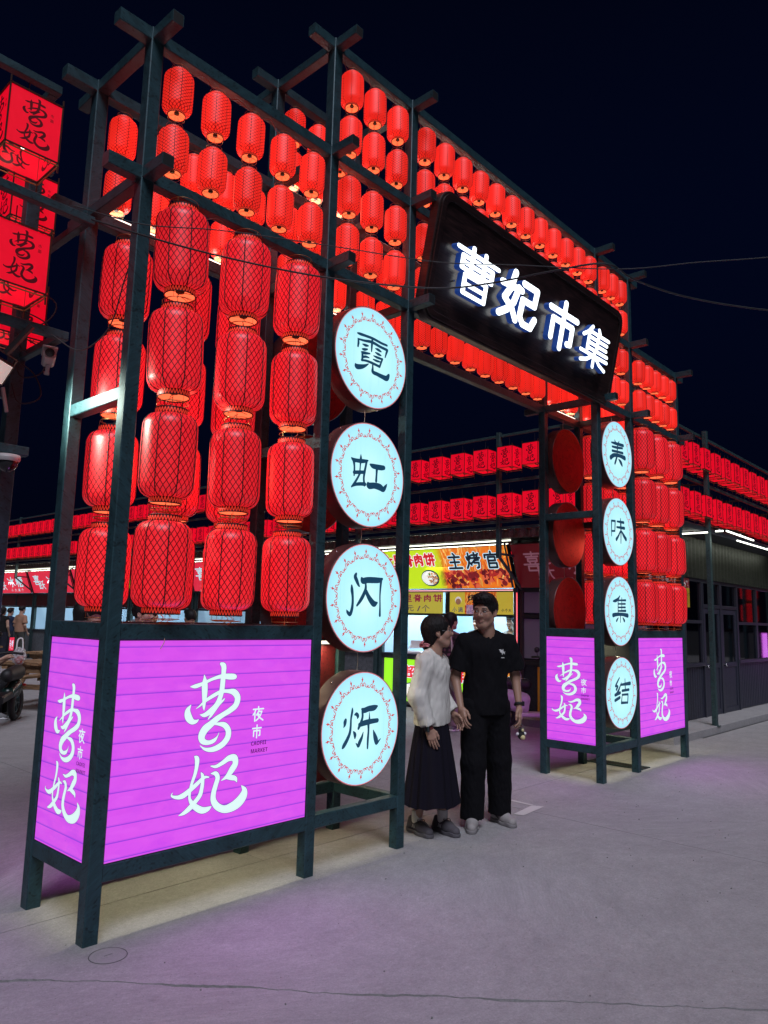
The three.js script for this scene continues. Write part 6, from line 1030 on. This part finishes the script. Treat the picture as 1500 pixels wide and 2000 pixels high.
  mesh('headlight', ball(0.06, 0.24, 0.9, 0, 12), wb, sc); mesh('seat', sdfMesh(cap([-0.42, 0.66, 0], [-0.1, 0.64, 0], 0.1, 0.09), [-0.6, 0.5, -0.14], [0.1, 0.8, 0.14], 0.02), M.black, sc); mesh('rear_body', sdfMesh(join([cap([-0.42, 0.48, 0], [-0.14, 0.42, 0], 0.12, 0.11), cap([-0.15, 0.3, 0], [-0.3, 0.35, 0], 0.1, 0.1)], 0.05), [-0.62, 0.15, -0.18], [0.06, 0.66, 0.18], 0.02), yl, sc);
}
// ---------------------------------------------------------------- things on the counters
{
  const st = std({ color: col(0.35, 0.36, 0.38), roughness: 0.25, metalness: 1 });
  const pos = [[8.75, 0.95, -5.3], [8.95, 0.95, -4.85], [8.85, 0.95, -4.3]];
  const till = thing('till', 'white till with a tilted screen on the stall counter', 'till', pos[0], -1.3); mesh('base', box(-0.13, 0.13, 0, 0.05, -0.12, 0.12, 0.01), M.white, till); mesh('screen', [beam(V(-0.12, 0.06, 0.1), V(-0.12, 0.22, -0.06), 0.02, 0.02), box(-0.13, 0.13, 0.1, 0.24, -0.03, -0.01, 0.004)], M.white, till);
  const pan = thing('griddle', 'dark griddle pan on the stall counter', 'griddle', pos[1]); mesh('pan', lathe([[0.001, 0.03], [0.2, 0.03], [0.23, 0.07], [0.235, 0.07], [0.2, 0.01], [0.001, 0.01]], 28), M.dark, pan); mesh('handle', beam(V(0.2, 0.06, 0), V(0.4, 0.09, 0), 0.03, 0.015), M.black, pan);
  const pot = thing('steel_pot', 'steel pot with a lid on the stall counter', 'pot', pos[2]); mesh('pot', lathe([[0.001, 0], [0.12, 0], [0.125, 0.02], [0.125, 0.18], [0.13, 0.185]], 24), st, pot); mesh('lid', lathe([[0.128, 0.186], [0.09, 0.21], [0.02, 0.22], [0.018, 0.24], [0.001, 0.242]], 24), st, pot);
  const bt = thing('sauce_bottle', 'slim red sauce bottle on the stall counter beside the till', 'bottle', [8.72, 0.95, -5.02]); mesh('bottle', lathe([[0.001, 0], [0.035, 0], [0.036, 0.14], [0.014, 0.2], [0.012, 0.25], [0.001, 0.25]], 14), std({ color: col(0.35, 0.03, 0.02), roughness: 0.3 }), bt); mesh('cap', cyl(0.014, 0.013, 0.03, 0, 0.25, 0, 10), M.white, bt);
}
// ---------------------------------------------------------------- overhead wires
{
  const wire = (name, label, pts, r) => tag(mesh(name, tube(pts.map((p) => V(...p)), r, 80, 5), M.wire), label, 'cable');
  wire('overhead_cable', 'thicker dark overhead cable sagging from the corner post past the name board', [[-0.3, 3.5, 0.1], [0.0, 3.505, 0.16], [0.34, 3.5, 0.28], [0.88, 3.49, 0.56], [1.4, 3.49, 0.98], [1.53, 3.49, 1.25], [1.63, 3.5, 1.56], [1.76, 3.51, 1.83], [2.0, 3.5, 1.87], [2.42, 3.5, 2.01], [2.92, 3.5, 2.32], [3.6, 3.55, 2.8]], 0.0055);
  wire('overhead_cable', 'thinner dark overhead cable crossing the near tower and rising past the far end', [[-0.4, 3.52, 0.12], [-0.12, 3.5, 0.25], [0.18, 3.5, 0.51], [0.64, 3.5, 0.82], [1.16, 3.5, 1.16], [1.43, 3.5, 1.44], [1.87, 3.5, 1.9], [2.03, 3.5, 2.21], [2.21, 3.5, 2.52], [2.5, 3.52, 3.1]], 0.003);
  wire('hanging_cable', 'thin dark cable drooping from the gate beam to the camera bracket', [[-0.2, 3.08, -0.5], [-0.08, 3.0, -0.4], [0.02, 3.12, -0.3], [0.05, 3.4, -0.2], [0.06, 3.62, -0.1], [0.08, 3.86, -0.02]], 0.004);
}

// ---------------------------------------------------------------- lamp wiring swagged between the lanterns, and grit on the ground
{
  const wm = std({ color: col(0.2, 0.07, 0.06), roughness: 0.5 }), bays = [[B, 0.1, 1.36, 5, 'near outer bay'], [C, 1.48, 2.21, 3, 'near inner bay'], [B, 1.48, 2.21, 3, 'near inner bay below'], [C, 2.33, 5.3, 12, 'span over the passage'], [C, 5.43, 6.13, 3, 'far inner bay'], [B, 6.25, 7.5, 5, 'far outer bay'], [A, 0.1, 1.36, 3, 'large lanterns of the near tower']];
  for (const [y, x0, x1, n, w] of bays) {
    const pts = []; for (let i = 0; i <= n * 4; i++) { const u = i / (n * 4), ph = (i % 4) / 4; pts.push(V(x0 + (x1 - x0) * u + 0.01 * n2(i, y), y - 0.012 - (0.045 + 0.03 * n2(i * 0.3, y * 3)) * Math.sin(ph * Math.PI), -0.012 - 0.04 * Math.abs(n2(i * 0.7, 3)))); }
    tag(mesh('lamp_wiring', tube(pts, 0.0026, n * 16, 4), wm), 'thin reddish lamp wire swagged under the beam, ' + w, 'wire');
    const cl = []; for (let i = 0; i < n; i++) { const x = x0 + (x1 - x0) * (i + 0.5) / n; cl.push(box(x - 0.004, x + 0.004, y - 0.014, y + 0.001, -0.042, -0.034, 0.001)); }
  }
  const stones = new THREE.InstancedMesh(plain(new THREE.IcosahedronGeometry(1, 0)), std({ color: col(0.16, 0.155, 0.15), roughness: 0.95 }), 520), m = new THREE.Matrix4();
  for (let i = 0; i < 520; i++) { const x = -1.6 + 9 * Math.pow(rnd(), 1.3), z = -0.4 + 3.6 * rnd() * (1 - 0.2 * rnd()), k = 0.0016 + 0.0042 * Math.pow(rnd(), 4); m.makeRotationFromEuler(new THREE.Euler(rnd() * 6, rnd() * 6, rnd() * 6)).scale(V(k, k * 0.6, k * 1.2)).setPosition(x, k * 0.4, z); stones.setMatrixAt(i, m); }
  stones.name = 'grit'; stones.userData.kind = 'stuff'; scene.add(stones);
}
scene.traverse((o) => { if (o.isMesh) { o.castShadow = true; o.receiveShadow = true; } });
renderer.render(scene, camera);
